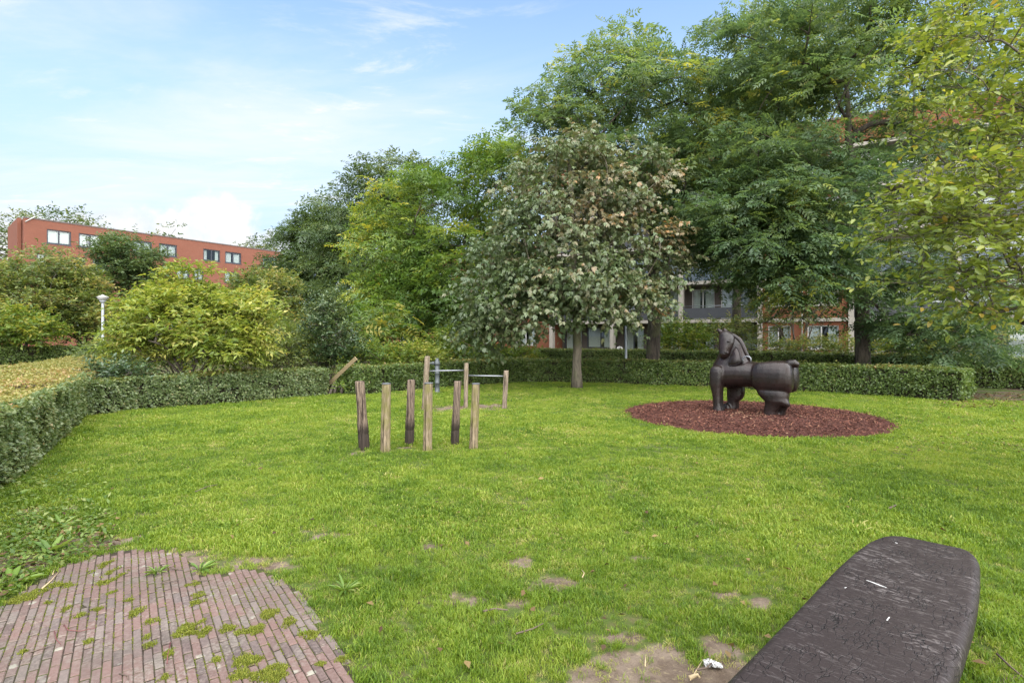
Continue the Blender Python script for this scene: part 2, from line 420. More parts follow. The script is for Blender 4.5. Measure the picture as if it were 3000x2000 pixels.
def hedge(name, label, poly, h, mat_side, core, seed, leaf=.055, side_n=2600, top_n=1500, group=None, top_mat=None, stems_on=(), ragged=.05, lw=.62, skip=()):
    """clipped hedge over a ground polygon (counter-clockwise): leaf layers on the sides and the top round a solid dark core"""
    rng = np.random.default_rng(seed); poly = [np.array(p[:2], float) for p in poly]; m = len(poly); cen = np.mean(poly, 0)
    root = empty(name, (cen[0], cen[1], 0)); tag(root, label, 'hedge', group); off = np.array([cen[0], cen[1], 0.])
    P, N, D, T = [], [], [], []
    inset = []
    for i in range(m):
        a, b, c = poly[i - 1], poly[i], poly[(i + 1) % m]
        e1 = (b - a) / np.linalg.norm(b - a); e2 = (c - b) / np.linalg.norm(c - b)
        n1 = np.array([-e1[1], e1[0]]); n2 = np.array([-e2[1], e2[0]]); v = n1 + n2; v /= max(np.dot(v, n1), .4)
        inset.append(b + v * .10)
    MB().prism([tuple(p - cen) for p in inset], .0, h - .09).build('solid_dark_core', core, root)  # solid dark filler added inside the leaves, so gaps look dark
    for i in range(m):
        if i in skip: continue
        a, b = poly[i], poly[(i + 1) % m]; e = b - a; ln = np.linalg.norm(e); e = e / ln; o = np.array([e[1], -e[0]])
        n = int(side_n * ln * h); s = rng.random(n) * ln; z = rng.random(n) ** .92 * h
        xy = a + e * s[:, None]; lump = (vnoise(np.stack([s + i * 31, z * 1.3], 1), 2.6, seed) - .5) * ragged * 2 + (vnoise(np.stack([s + i * 17, z], 1), 9, seed) - .5) * ragged
        dep = lump - np.abs(rng.normal(0, .05, n)) + .02
        gap = (vnoise(np.stack([s + i * 13, z * 1.2], 1), 4.5, seed + 5) < .2) & (rng.random(n) < .75)
        rounding = np.clip((z - (h - .10)) / .10, 0, 1) ** 2 * .07
        p = np.column_stack([xy + o * (dep - rounding)[:, None], z])
        nn = nrm(np.column_stack([np.tile(o, (n, 1)), np.full(n, .45)]) + rng.normal(0, .45, (n, 3)))
        d = nrm(rng.normal(0, .7, (n, 3)) + np.column_stack([np.tile(o, (n, 1)) * .7, np.full(n, -.1)]))
        low = (z < .22) & (rng.random(n) < .55 - 2.0 * z); k = ~gap & ~low; P.append(p[k]); N.append(nn[k]); D.append(d[k]); T.append((.42 + .25 * (vnoise(np.stack([s, z], 1), 1.5, seed + 9) - .5) + rng.normal(0, .2, n))[k])
    P, N, D, T = (np.concatenate(x) for x in (P, N, D, T)); P = P - off
    L = leaf * (.6 + .8 * rng.random(len(P)))
    f = link('side_foliage', leaves_mesh('side_foliage', P, D, N, L, L * lw, np.clip(T, 0, 1)), mat_side, root); f['kind'] = 'stuff'
    sb = MB()
    for i in range(m):
        if i in skip: continue
        a, b = poly[i], poly[(i + 1) % m]; e = b - a; ln = np.linalg.norm(e); e = e / ln; o = np.array([e[1], -e[0]])
        for s_ in rng.random(int(ln * 5)) * ln:
            q = a + e * s_ - o * (.03 + .05 * rng.random()) - cen; tz = h * (.35 + .4 * rng.random()); j = rng.normal(0, .05, 2)
            sb.tube([(q[0], q[1], 0), (q[0] + j[0] * .6, q[1] + j[1] * .3, tz * .5), (q[0] + j[0], q[1] + j[1] * .5, tz)], [.011, .008, .004], 4, False)
    so_ = sb.build('stems', core, root); so_['kind'] = 'stuff'
    area = .5 * abs(sum(poly[i][0] * poly[(i + 1) % m][1] - poly[(i + 1) % m][0] * poly[i][1] for i in range(m)))
    n = int(area * top_n); xy = poly_area_sample(rng, poly, n); lump = (vnoise(xy, 1.6, seed) - .5) * ragged * 1.6 + (vnoise(xy, 7, seed + 2) - .5) * ragged
    stray = np.where((vnoise(xy, 5, seed + 6) > .72) & (rng.random(n) < .10), rng.random(n) * .11, 0); p = np.column_stack([xy, h - .02 + lump + stray - np.abs(rng.normal(0, .025, n))]) - off
    nn = nrm(np.tile(UP, (n, 1)) + rng.normal(0, .4, (n, 3))); d = nrm(rng.normal(0, 1, (n, 3)) * np.array([1, 1, .35]) + UP * .15)
    L = leaf * (.6 + .8 * rng.random(n)); t = .55 + .5 * (vnoise(xy, .8, seed + 3) - .5) + rng.normal(0, .2, n)
    f = link('top_foliage', leaves_mesh('top_foliage', p, d, nn, L, L * lw, np.clip(t, 0, 1)), top_mat or mat_side, root); f['kind'] = 'stuff'
    return root
def ribbon(pts, w):
    """ground polygon of a strip: pts is its front line from left to right, w its depth behind that line"""
    pts = [np.array(p[:2], float) for p in pts]; back = []
    for i, p in enumerate(pts):
        t = pts[min(i + 1, len(pts) - 1)] - pts[max(i - 1, 0)]; t /= np.linalg.norm(t); back.append(p + np.array([-t[1], t[0]]) * w)
    return pts + back[::-1]

def scatter(name, label, P, rot, scl, idx, protos, kind='stuff'):
    """ground cover nobody could count: points that each carry one of the little prototype meshes"""
    me = bpy.data.meshes.new(name); me.vertices.add(len(P)); me.vertices.foreach_set('co', np.ascontiguousarray(P, dtype=np.float32).ravel())
    for nm, ty, val, key in (('rot', 'FLOAT_VECTOR', rot, 'vector'), ('scl', 'FLOAT', scl, 'value'), ('idx', 'INT', idx, 'value')):
        a = me.attributes.new(nm, ty, 'POINT'); a.data.foreach_set(key, np.ascontiguousarray(val).ravel().astype(np.int32 if ty == 'INT' else np.float32))
    o = bpy.data.objects.new(name, me); COL.objects.link(o); o['label'] = label; o['kind'] = kind
    pc = bpy.data.collections.new(name + '_pieces')
    for i, (pm, mat) in enumerate(protos):
        q = bpy.data.objects.new('piece_%03d' % i, pm); pm.materials.clear(); pm.materials.append(mat); pc.objects.link(q)
    g = bpy.data.node_groups.new(name, 'GeometryNodeTree'); g.interface.new_socket('Geometry', in_out='INPUT', socket_type='NodeSocketGeometry'); g.interface.new_socket('Geometry', in_out='OUTPUT', socket_type='NodeSocketGeometry')
    gi = g.nodes.new('NodeGroupInput'); go = g.nodes.new('NodeGroupOutput'); ip = g.nodes.new('GeometryNodeInstanceOnPoints'); ci = g.nodes.new('GeometryNodeCollectionInfo')
    ci.inputs[0].default_value = pc; ci.inputs['Separate Children'].default_value = True; ci.inputs['Reset Children'].default_value = True
    g.links.new(gi.outputs[0], ip.inputs['Points']); g.links.new(ci.outputs[0], ip.inputs['Instance']); ip.inputs['Pick Instance'].default_value = True
    for nm, ty, sock in (('rot', 'FLOAT_VECTOR', 'Rotation'), ('scl', 'FLOAT', 'Scale'), ('idx', 'INT', 'Instance Index')):
        na = g.nodes.new('GeometryNodeInputNamedAttribute'); na.data_type = ty; na.inputs['Name'].default_value = nm
        src = [s for s in na.outputs if s.enabled and s.name == 'Attribute'][0]
        g.links.new(src, ip.inputs[sock])
    g.links.new(ip.outputs[0], go.inputs[0])
    md = o.modifiers.new('scatter', 'NODES'); md.node_group = g
    return o

# ------------------------------------------------------------------ ground, lawn, paving
def ground_mat():
    m, t, out = new_mat('ground_earth'); p = wpos(t)
    n = t.noise(p, .6, 6, .6); n2 = t.noise(p, 9, 6, .65)
    c = t.mix(t.maprange(n, .4, .6), (.045, .065, .018), (.085, .07, .04)); c = t.mix(t.maprange(n2, .45, .7, 0, .6), c, (.12, .09, .05))
    principled(t, out, c, .95, .1, 0, bump(t, n2, .8, .05)); return m
M_ground = ground_mat()
g = MB(); g.add([(-900, -200, 0), (900, -200, 0), (900, 1500, 0), (-900, 1500, 0)], [(0, 1, 2, 3)])
tag(g.build('ground', M_ground), kind='structure')

# bare patches in the turf (photo pixel, half sizes in pixels on the ground)
BARE = [(1340, 1760, 60, 22, .62), (1510, 1775, 60, 20, .6), (1620, 1708, 42, 26, .62), (1515, 1655, 40, 17, .5), (2080, 1752, 62, 26, .78), (2235, 1772, 50, 26, .65),
        (1900, 1965, 170, 75, 1.3), (2030, 2010, 300, 75, 1.4), (2130, 1910, 85, 60, 1.2), (850, 1655, 75, 24, .6), (930, 1570, 80, 18, .5), (40, 1660, 130, 55, 1.05), (200, 1610, 110, 40, 1.),
        (330, 1590, 80, 26, .8), (560, 1650, 70, 34, .85), (700, 1655, 90, 22, .75), (1310, 1196, 60, 8, 1.), (1437, 1192, 58, 8, 1.),
        (2620, 1500, 40, 8, .5), (1830, 1820, 60, 22, .8), (1180, 1830, 50, 18, .6), 
        (1890, 1640, 50, 10, .5), (2700, 1950, 60, 30, .7), (2950, 1990, 60, 25, .7), (380, 1460, 60, 8, .5), (130, 1500, 90, 20, .7), (1250, 1600, 40, 10, .5), (1060, 1327, 30, 7, .6), (1198, 1312, 26, 6, .8), (1332, 1312, 26, 6, .8)]
def bare_amount(p):
    out = np.zeros(len(p)); nz = (vnoise(p, 5, 3) - .5) * 1.5 + (vnoise(p, 13, 4) - .5) * 2.4 + (vnoise(p, 34, 5) - .5) * 1.8
    for px, py, rx, ry, a in BARE:
        c = at(px, py); d = c.y; ax, ay = rx / F * d, ry * d * d / (F * H)
        q = ((p[:, 0] - c.x) / ax) ** 2 + ((p[:, 1] - c.y) / ay) ** 2
        out = np.maximum(out, np.clip((1.45 * a - q + nz * 1.0) * .95, 0, 1))
    return np.clip(out, 0, 1)

# front lines of the hedges (where they meet the turf)
HB = [at(0, 1430), at(168, 1302), at(245, 1221)]
HZ = HB[0] + (HB[0] - HB[1]) * 1.5
H2 = [at(225, 1227), at(420, 1199), at(640, 1185), at(958, 1157)]
H3 = [at(1050, 1159), at(1180, 1146), at(1384, 1129), at(1537, 1120), at(1710, 1121), at(2100, 1135), at(2420, 1151), at(2660, 1166), at(2812, 1178)]
H4 = [at(1440, 1080), at(1750, 1087), at(2150, 1100), at(2559, 1119), at(2800, 1133), at(3000, 1141), at(3250, 1158)]
lawn_poly = [(-2.6, .2), (HZ.x, HZ.y)] + [(p.x, p.y) for p in HB] + [(p.x, p.y + .1) for p in H2] + [(H3[0].x - .2, H3[0].y + 1.2)] + [(p.x, p.y + .1) for p in H3] + [(13.0, 15.2), (16.5, 14.2), (21, 12), (19, 4), (11, .3)]

def lawn_mat():
    m, t, out = new_mat('turf_soil'); p = wpos(t)
    a = t.add('ShaderNodeAttribute'); a.attribute_name = 'bare'
    n = t.noise(p, 4, 6, .65); n2 = t.noise(p, 60, 6, .7); n3 = t.noise(p, 14, 4)
    green = t.mix(n2, (.035, .06, .010), (.075, .10, .022)); thatch = t.mix(n2, (.13, .105, .05), (.055, .045, .025))
    c = t.mix(t.maprange(n3, .45, .7, 0, .7), green, thatch)
    soil = t.mix(t.maprange(n, .35, .65), (.085, .062, .045), (.16, .125, .095)); soil = t.mix(t.maprange(n2, .52, .72, 0, .7), soil, (.055, .04, .028)); soil = t.mix(t.maprange(t.noise(p, 23, 5, .7), .54, .66, 0, .6), soil, (.22, .18, .11))
    c = t.mix(t.maprange(t.math('ADD', a.outputs['Fac'], t.math('MULTIPLY', t.math('SUBTRACT', n3, .5), .5)), .25, .6), c, soil)
    principled(t, out, c, .95, .15, 0, bump(t, t.math('ADD', n2, t.math('MULTIPLY', n, 1.5)), .9, .012)); return m
def build_lawn():
    # a grid of ground cells over the lawn outline, finest in the foreground
    poly = np.array(lawn_poly); lo, hi = poly.min(0), poly.max(0); nx, ny = 190, 150
    gx = lo[0] + (hi[0] - lo[0]) * np.linspace(0, 1, nx + 1); gy = lo[1] + (hi[1] - lo[1]) * np.linspace(0, 1, ny + 1) ** 1.8
    X, Y = np.meshgrid(gx, gy); P = np.column_stack([X.ravel(), Y.ravel()]); i, j = np.meshgrid(np.arange(nx), np.arange(ny)); k = (j * (nx + 1) + i).ravel()
    Q = np.column_stack([k, k + 1, k + nx + 2, k + nx + 1]); Q = Q[in_poly(P[Q].mean(1), poly)]
    use, inv = np.unique(Q, return_inverse=True); P = P[use]; Q = inv.reshape(-1, 4); b = bare_amount(P)
    z = .006 + .012 * (vnoise(P, 1.3, 61) - .5) * 0 + .0 * b
    me = fast_mesh('lawn', np.column_stack([P, z]), Q); a = me.attributes.new('bare', 'FLOAT', 'POINT'); a.data.foreach_set('value', b.astype(np.float32))
    tag(link('lawn', me, lawn_mat()), kind='structure')
build_lawn()
# trodden strip between the two rows of hedge, covered in leaf litter
def path_mat():
    m, t, out = new_mat('path_litter'); p = wpos(t)
    n = t.noise(p, 1.3, 5, .6); n2 = t.noise(p, 22, 6, .7)
    c = t.mix(t.maprange(n, .42, .6), (.05, .075, .016), (.095, .07, .05)); c = t.mix(t.maprange(n2, .55, .7, 0, .8), c, (.2, .12, .06))
    principled(t, out, c, .95, .15, 0, bump(t, n2, .9, .03)); return m
pp = [(p.x, p.y + .3) for p in H3] + [(14.0, 15.2), (19, 14)] + [(p.x, p.y + .3) for p in H4[::-1]]
g = MB(); g.add([(x, y, .003) for x, y in pp], [tuple(range(len(pp)))]); tag(g.build('path', path_mat()), kind='structure')

# ---- brick paving
PAVE_PX = [(-700, 2300), (-260, 1850), (0, 1781), (110, 1702), (187, 1662), (281, 1629), (398, 1611), (520, 1614), (562, 1655), (590, 1688), (650, 1682), (702, 1669), (772, 1669), (826, 1706), (889, 1736), (931, 1799), (943, 1865), (1005, 1898), (1043, 2000), (1090, 2180), (1090, 2300)]
pave_poly = [(at(x, y).x, at(x, y).y) for x, y in PAVE_PX]
def brick_mat():
    m, t, out = new_mat('paving_brick'); p = wpos(t); oi = t.add('ShaderNodeObjectInfo')
    base = t.ramp(oi.outputs['Random'], [(0, (.052, .040, .037)), (.3, (.100, .060, .050)), (.6, (.125, .074, .062)), (.8, (.076, .058, .053)), (1, (.122, .098, .086))])
    n = t.noise(p, 55, 6, .7); c = t.mix(t.maprange(n, .35, .7, 0, .45), base, (.19, .14, .125))
    pale = t.math('MULTIPLY', t.maprange(t.noise(p, 3.2, 5, .7), .45, .66), t.maprange(n, .42, .6))
    c = t.mix(t.math('MULTIPLY', pale, .7), c, (.24, .21, .18))
    vo = t.add('ShaderNodeTexVoronoi'); vo.inputs['Scale'].default_value = 7; t.link(p, vo.inputs['Vector'])
    lich = t.math('MULTIPLY', t.maprange(t.math('ADD', vo.outputs['Distance'], t.math('MULTIPLY', t.noise(p, 70, 3), .25)), .33, .24), t.maprange(t.noise(p, 2.1, 2), .47, .58))
    c = t.mix(t.math('MULTIPLY', lich, .6), c, (.30, .31, .25))
    grime = t.maprange(t.noise(p, 1.6, 5, .65), .42, .66, 0, .62); c = t.mix(grime, c, (.08, .07, .055))
    principled(t, out, c, .72, .35, 0, bump(t, n, .5, .006)); return m
M_brick = brick_mat()
def joint_mat():
    m, t, out = new_mat('paving_joint'); p = wpos(t); n = t.noise(p, 30, 5); n2 = t.noise(p, 3.5, 4)
    c = t.mix(n, (.020, .016, .012), (.05, .04, .03)); c = t.mix(t.maprange(n2, .45, .62, 0, .6), c, (.05, .065, .012))
    principled(t, out, c, .95, .1, 0, bump(t, n, .8, .01)); return m
pave = MB(); pave.add([(x, y, .008) for x, y in pave_poly], [tuple(range(len(pave_poly)))])
pave_o = pave.build('brick_paving', joint_mat()); tag(pave_o, kind='structure')
PITCH, BL = .0462, .178
def brick_me(k):
    rng = random.Random(k); w, l = PITCH * .5 - .0016, BL * .5 - .0055; b = .004
    r = lambda: rng.uniform(-.0012, .0012)
    bot = [(-l, -w, -.02), (l, -w, -.02), (l, w, -.02), (-l, w, -.02)]
    mid = [(x + r(), y + r(), .016 + r()) for x, y, _ in bot]; top = [(x * (l - b) / l + r(), y * (w - b) / w + r(), .021 + r()) for x, y, _ in bot]
    m = MB(); m.add(bot + mid + top, [(8, 9, 10, 11)] + [(i, (i + 1) % 4, 4 + (i + 1) % 4, 4 + i) for i in range(4)] + [(4 + i, 4 + (i + 1) % 4, 8 + (i + 1) % 4, 8 + i) for i in range(4)])
    me = m.mesh('brick'); me.materials.append(M_brick); return me
def build_bricks():
    rng = random.Random(3); protos = [brick_me(k) for k in range(5)]; dirv = Vector((-.687, 1)).normalized(); O = at(560, 1830)
    cells = []; poly = np.array(pave_poly)
    for c in range(-46, 34):
        fan = 0.0011 * max(c - 2, 0)                                 # the right-hand rows splay a little
        u = Vector((dirv.x * math.cos(fan) - dirv.y * math.sin(fan), dirv.x * math.sin(fan) + dirv.y * math.cos(fan)))
        w = Vector((dirv.y, -dirv.x)); base = Vector((O.x, O.y)) + w * (c * PITCH * (1 + .0))
        sh = (.5 if c % 2 else 0.) * BL + rng.uniform(-.02, .02)
        for k in range(-16, 16):
            p = base + u * (k * BL + sh); cells.append((p.x, p.y, math.atan2(u.y, u.x)))
    cells = [(x, y, a) for x, y, a in cells if y > .9]
    P = np.array(cells); ok = in_poly(P[:, :2], poly + 0); P = P[ok]
    px = CX + P[:, 0] / P[:, 1] * F; py = CY + H / P[:, 1] * F
    vis = (px > -90) & (px < 3100) & (py < 2090); size = np.where(vis, 1 / P[:, 1], .01); order = np.argsort(-size)
    n = 0; rest = MB()
    for i in order:
        x, y, a = P[i]; z = -.008 + rng.gauss(0, .0014) + (float(vnoise(np.array([[x, y]]), 1.2, 8)[0]) - .5) * .006
        M = Matrix.Translation((x, y, z)) @ Euler((rng.gauss(0, .012), rng.gauss(0, .012), a + rng.gauss(0, .008))).to_matrix().to_4x4()
        me = protos[rng.randrange(5)]
        if n < 300:
            o = bpy.data.objects.new('brick', me); COL.objects.link(o); o.parent = pave_o; o.matrix_local = M; n += 1
        else:
            rest.add([M @ v.co for v in me.vertices], [tuple(f.vertices) for f in me.polygons])
    if rest.v:
        o = rest.build('brick_remainder', M_brick, pave_o); o['kind'] = 'stuff'
build_bricks()

# ---- wood-chip bed under the sculpture
BED_C = Vector((0, 0, 0)); _l, _r, _b, _t = at(1832, 1200), at(2628, 1242), at(2336, 1275), at(2030, 1173)
BED_C = (_l + _r) * .5; BED_R = ((_l - _r).length) * .5 * .985
def bed_in(p, k=1.): return (p[:, 0] - BED_C.x) ** 2 + (p[:, 1] - BED_C.y) ** 2 < (BED_R * k) ** 2
def build_bed():
    rng = np.random.default_rng(5); n = 96; rings = [(1.0, .004), (.985, .03), (.9, .045), (.6, .05), (.3, .055)]
    vs = [(BED_C.x, BED_C.y, .055)]; 
    for r, z in rings[::-1]:
        for k in range(n):
            a = 2 * math.pi * k / n; rr = BED_R * r * (1 + .008 * math.sin(5 * a) + .006 * math.sin(13 * a + 1)); vs.append((BED_C.x + rr * math.cos(a), BED_C.y + rr * math.sin(a), z))
    fs = [(0, 1 + k, 1 + (k + 1) % n) for k in range(n)] + [(1 + i * n + k, 1 + i * n + n + k, 1 + i * n + n + (k + 1) % n, 1 + i * n + (k + 1) % n) for i in range(4) for k in range(n)]
    m, t, out = new_mat('bed_earth'); p = wpos(t); nz = t.noise(p, 35, 6, .7)
    principled(t, out, t.mix(nz, (.03, .014, .012), (.10, .04, .03)), .95, .1, 0, bump(t, nz, 1., .03))
    b = MB(); b.add(vs, fs, True); tag(b.build('mulch_bed', m), kind='structure')
    k = 19000; r = BED_R * .99 * np.sqrt(rng.random(k)); a = rng.random(k) * 2 * np.pi
    P = np.column_stack([BED_C.x + r * np.cos(a), BED_C.y + r * np.sin(a), np.where(r > BED_R * .9, .03, .05) + rng.random(k) * .02])
    D = nrm(rng.normal(0, 1, (k, 3)) * np.array([1, 1, .3])); N = nrm(UP + rng.normal(0, .45, (k, 3)))
    L = .03 + .055 * rng.random(k); W = .010 + .016 * rng.random(k); tint = np.clip(rng.beta(2.2, 3.2, k) + .1 * (vnoise(P, 2., 6) - .5), 0, 1)
    edge = r > BED_R * .93; P[edge, :2] += rng.normal(0, .05, (edge.sum(), 2)); near = np.exp(-((P[:, 0] - BED_C.x + .1) ** 2 + (P[:, 1] - BED_C.y + .2) ** 2) / .35); tint = np.where(rng.random(k) < near * .22, .9, tint)
    m, t, out = new_mat('red_wood_chip'); at_ = t.add('ShaderNodeAttribute'); at_.attribute_name = 'tint'
    c = t.ramp(at_.outputs['Fac'], [(0, (.026, .012, .010)), (.4, (.085, .031, .022)), (.68, (.15, .058, .037)), (.86, (.22, .115, .07)), (1, (.36, .26, .17))])
    principled(t, out, c, .8, .25)
    o = link('wood_chips', leaves_mesh('wood_chips', P, D, N, L, W, tint, False, -.02), m); tag(o, 'reddish brown bark chips filling the round bed under the horse sculpture', None, None, 'stuff')
build_bed()

# ---- grass
def tuft(seed, n, rad, h0, h1, w, lean=.5, dry=0.):
    r = random.Random(seed); vs, fs, tint = [], [], []
    for k in range(n):
        a = r.random() * 6.283; q = rad * math.sqrt(r.random()); x, y = q * math.cos(a), q * math.sin(a)
        h = r.uniform(h0, h1); d = r.random() * 6.283; ln = h * r.uniform(.1, lean * 1.7); dx, dy = math.cos(d), math.sin(d); sx, sy = -dy * w * .5, dx * w * .5
        b = len(vs)
        for f, wd, k2 in ((0, .8, 0), (.45, 1, .16), (.8, .75, .58)):
            cx, cy, cz = x + dx * ln * k2, y + dy * ln * k2, h * f * (1 - .12 * k2); vs += [(cx - sx * wd, cy - sy * wd, cz), (cx + sx * wd, cy + sy * wd, cz)]
        vs.append((x + dx * ln, y + dy * ln, h * (1 - .28 * min(1, ln / h))))
        fs += [(b, b + 1, b + 3, b + 2), (b + 2, b + 3, b + 5, b + 4), (b + 4, b + 5, b + 6)]; tt = 1. if r.random() < dry else r.uniform(0, .8); tint += [tt] * 3
    me = bpy.data.meshes.new('tuft'); me.from_pydata(vs, [], fs); a = me.attributes.new('tint', 'FLOAT', 'FACE'); a.data.foreach_set('value', tint); return me
def grass_mat(name='grass_blade', shift=0.):
    m, t, out = new_mat(name); p = wpos(t); oi = t.add('ShaderNodeObjectInfo'); a = t.add('ShaderNodeAttribute'); a.attribute_name = 'tint'
    patch = t.noise(p, .55, 4, .6); fine = t.noise(p, 2.6, 3)
    v = t.math('ADD', t.math('MULTIPLY', a.outputs['Fac'], .42), t.math('ADD', t.math('MULTIPLY', oi.outputs['Random'], .22), t.math('ADD', t.math('MULTIPLY', t.maprange(patch, .3, .7), .26), t.math('MULTIPLY', t.maprange(fine, .3, .7), .20))))
    c = t.ramp(t.math('ADD', v, shift), [(.15, (.046, .090, .009)), (.38, (.096, .168, .014)), (.60, (.168, .238, .024)), (.82, (.245, .29, .045)), (1., (.36, .33, .12))])
    pr = principled(t, None, c, .5, .3); tr = t.add('ShaderNodeBsdfTranslucent'); t.link(t.mix(1., c, (1.5, 1.45, .7), 'MULTIPLY'), tr.inputs[0])
    mx = t.add('ShaderNodeMixShader'); mx.inputs[0].default_value = .38; t.link(pr.outputs[0], mx.inputs[1]); t.link(tr.outputs[0], mx.inputs[2]); t.link(mx.outputs[0], out.inputs[0]); return m
M_grass = grass_mat(); M_dry = grass_mat('dry_grass_blade', .42); M_moss = leaf_mat('moss', [(0, (.09, .12, .015)), (.5, (.18, .20, .028)), (1, (.30, .29, .06))], .7, .2, .4)
def build_grass():
    rng = np.random.default_rng(11); N0 = 1150
    poly = np.array(lawn_poly); lo, hi = poly.min(0), poly.max(0); n = int((hi[0] - lo[0]) * (hi[1] - lo[1]) * N0)
    p = lo + (hi - lo) * rng.random((n, 2)); d = np.maximum(p[:, 1], .5)
    rho = np.clip(np.where(d < 4, 1150, 1150 * (4 / d) ** 1.42), 130, 1150)
    k = (rng.random(n) < rho / N0) & (np.abs(p[:, 0]) < d * 1.02 + 1.1) & (d > .8); p = p[k]
    k = in_poly(p, poly) & ~bed_in(p, 1.0) & ~in_poly(p + rng.normal(0, .035, p.shape), np.array(pave_poly)); p = p[k]
    b = bare_amount(p); clump = vnoise(p, 3.2, 21); clump2 = vnoise(p, 9, 22)
    straw = rng.random(len(p)) < .5; k = rng.random(len(p)) > np.where(straw, np.clip(b * .95 - .12, 0, 1), b * 1.25); p, b, clump, clump2 = p[k], b[k], clump[k], clump2[k]
    thin = vnoise(p, 1.7, 23) * .6 + vnoise(p, 6.3, 24) * .4
    k = (thin > .30) | (rng.random(len(p)) < .5); p, b, clump, clump2 = p[k], b[k], clump[k], clump2[k]; d = p[:, 1]; n = len(p)
    cls = np.where(d < 4.6, 0, np.where(d < 9, 1, 2)); cls = np.where(rng.random(n) < .12, np.clip(cls + rng.integers(-1, 2, n), 0, 2), cls)
    dryp = np.clip(.04 + 2.2 * (b > .03) * b + .24 * np.clip((vnoise(p, .9, 31) - .5) * 3, 0, 1) + .20 * np.clip((vnoise(p, 4, 32) - .62) * 5, 0, 1), 0, .92)
    dry = rng.random(n) < dryp
    protos = []
    for c, (nb, rad, h0, h1, w) in enumerate(((19, .036, .020, .050, .0032), (20, .06, .020, .046, .0054), (22, .11, .02, .043, .0090))):
        for s in range(3): protos.append((tuft(100 + c * 10 + s, nb, rad, h0, h1, w), M_grass))
        for s in range(2): protos.append((tuft(200 + c * 10 + s, nb, rad * 1.1, h0 * .6, h1 * .7, w * .8, .9), M_dry))
    idx = cls * 5 + np.where(dry, 3 + rng.integers(0, 2, n), rng.integers(0, 3, n))
    scl = (.62 + .75 * clump * clump2 * 1.7 + .22 * rng.random(n)) * np.where(b > .02, .7, 1.)
    rot = np.column_stack([rng.normal(0, .16, n), rng.normal(0, .16, n), rng.random(n) * 6.283])
    scatter('grass', 'short mown green lawn grass with worn and yellowed patches', np.column_stack([p, np.full(n, .004)]), rot, scl, idx, protos)
    return n
print('grass tufts', build_grass())

# ------------------------------------------------------------------ buildings
def wall_brick(name, c1, c2, mortar):
    m, t, out = new_mat(name); p = opos(t)
    sw = t.add('ShaderNodeSeparateXYZ'); t.link(p, sw.inputs[0]); cb = t.add('ShaderNodeCombineXYZ')
    t.link(t.math('ADD', sw.outputs[0], sw.outputs[1]), cb.inputs[0]); t.link(sw.outputs[2], cb.inputs[1])
    b = t.add('ShaderNodeTexBrick'); t.link(cb.outputs[0], b.inputs['Vector']); b.inputs['Scale'].default_value = 1; b.inputs['Brick Width'].default_value = .22; b.inputs['Row Height'].default_value = .065
    b.inputs['Mortar Size'].default_value = .008; b.inputs['Color1'].default_value = (*c1, 1); b.inputs['Color2'].default_value = (*c2, 1); b.inputs['Mortar'].default_value = (*mortar, 1)
    n = t.noise(p, .5, 6, .65); c = t.mix(t.maprange(n, .4, .7, 0, .35), b.outputs[0], tuple(x * .72 for x in c1))
    c = t.mix(t.maprange(t.noise(p, 3, 5), .45, .75, 0, .25), c, tuple(min(1, x * 1.3) for x in c2))
    principled(t, out, c, .85, .2, 0, bump(t, b.outputs['Fac'], -.3, .01)); return m
M_brickL = wall_brick('red_brick', (.18, .066, .042), (.15, .055, .036), (.165, .085, .06))
M_brickR = wall_brick('orange_brick', (.17, .060, .029), (.14, .047, .024), (.14, .075, .05))
M_conc = plain('pale_concrete', (.27, .25, .22), .85, .2, 0, .12, 3, .3)
M_dark = plain('dark_window_frame', (.03, .033, .045), .4, .4)
M_white = plain('white_paint', (.40, .40, .39), .5, .4, 0, .03)
M_interior = plain('dim_interior', (.035, .033, .03), .9, .1)
M_curtain = plain('net_curtain', (.62, .61, .58), .9, .1, 0, .1, 20)
M_rail = plain('dark_railing', (.035, .038, .045), .45, .4)
M_blue = plain('blue_grey_panel', (.055, .078, .105), .5, .4, 0, .1)
M_steel = plain('galvanised_steel', (.20, .21, .23), .38, .5, .8, .1)
M_bitumen = plain('roof_edge', (.11, .09, .085), .8, .2)
def glass_mat():
    m, t, out = new_mat('window_glass'); gl = t.add('ShaderNodeBsdfGlossy'); gl.inputs['Roughness'].default_value = .03; gl.inputs[0].default_value = (.9, .93, .95, 1)
    tr = t.add('ShaderNodeBsdfTransparent'); tr.inputs[0].default_value = (.82, .86, .86, 1); fr = t.add('ShaderNodeLayerWeight'); fr.inputs[0].default_value = .5
    mx = t.add('ShaderNodeMixShader'); t.link(t.math('ADD', t.math('MULTIPLY', t.math('POWER', fr.outputs['Facing'], 4.), .5), .05), mx.inputs[0]); t.link(tr.outputs[0], mx.inputs[1]); t.link(gl.outputs[0], mx.inputs[2]); t.link(mx.outputs[0], out.inputs[0]); return m
M_glass = glass_mat()

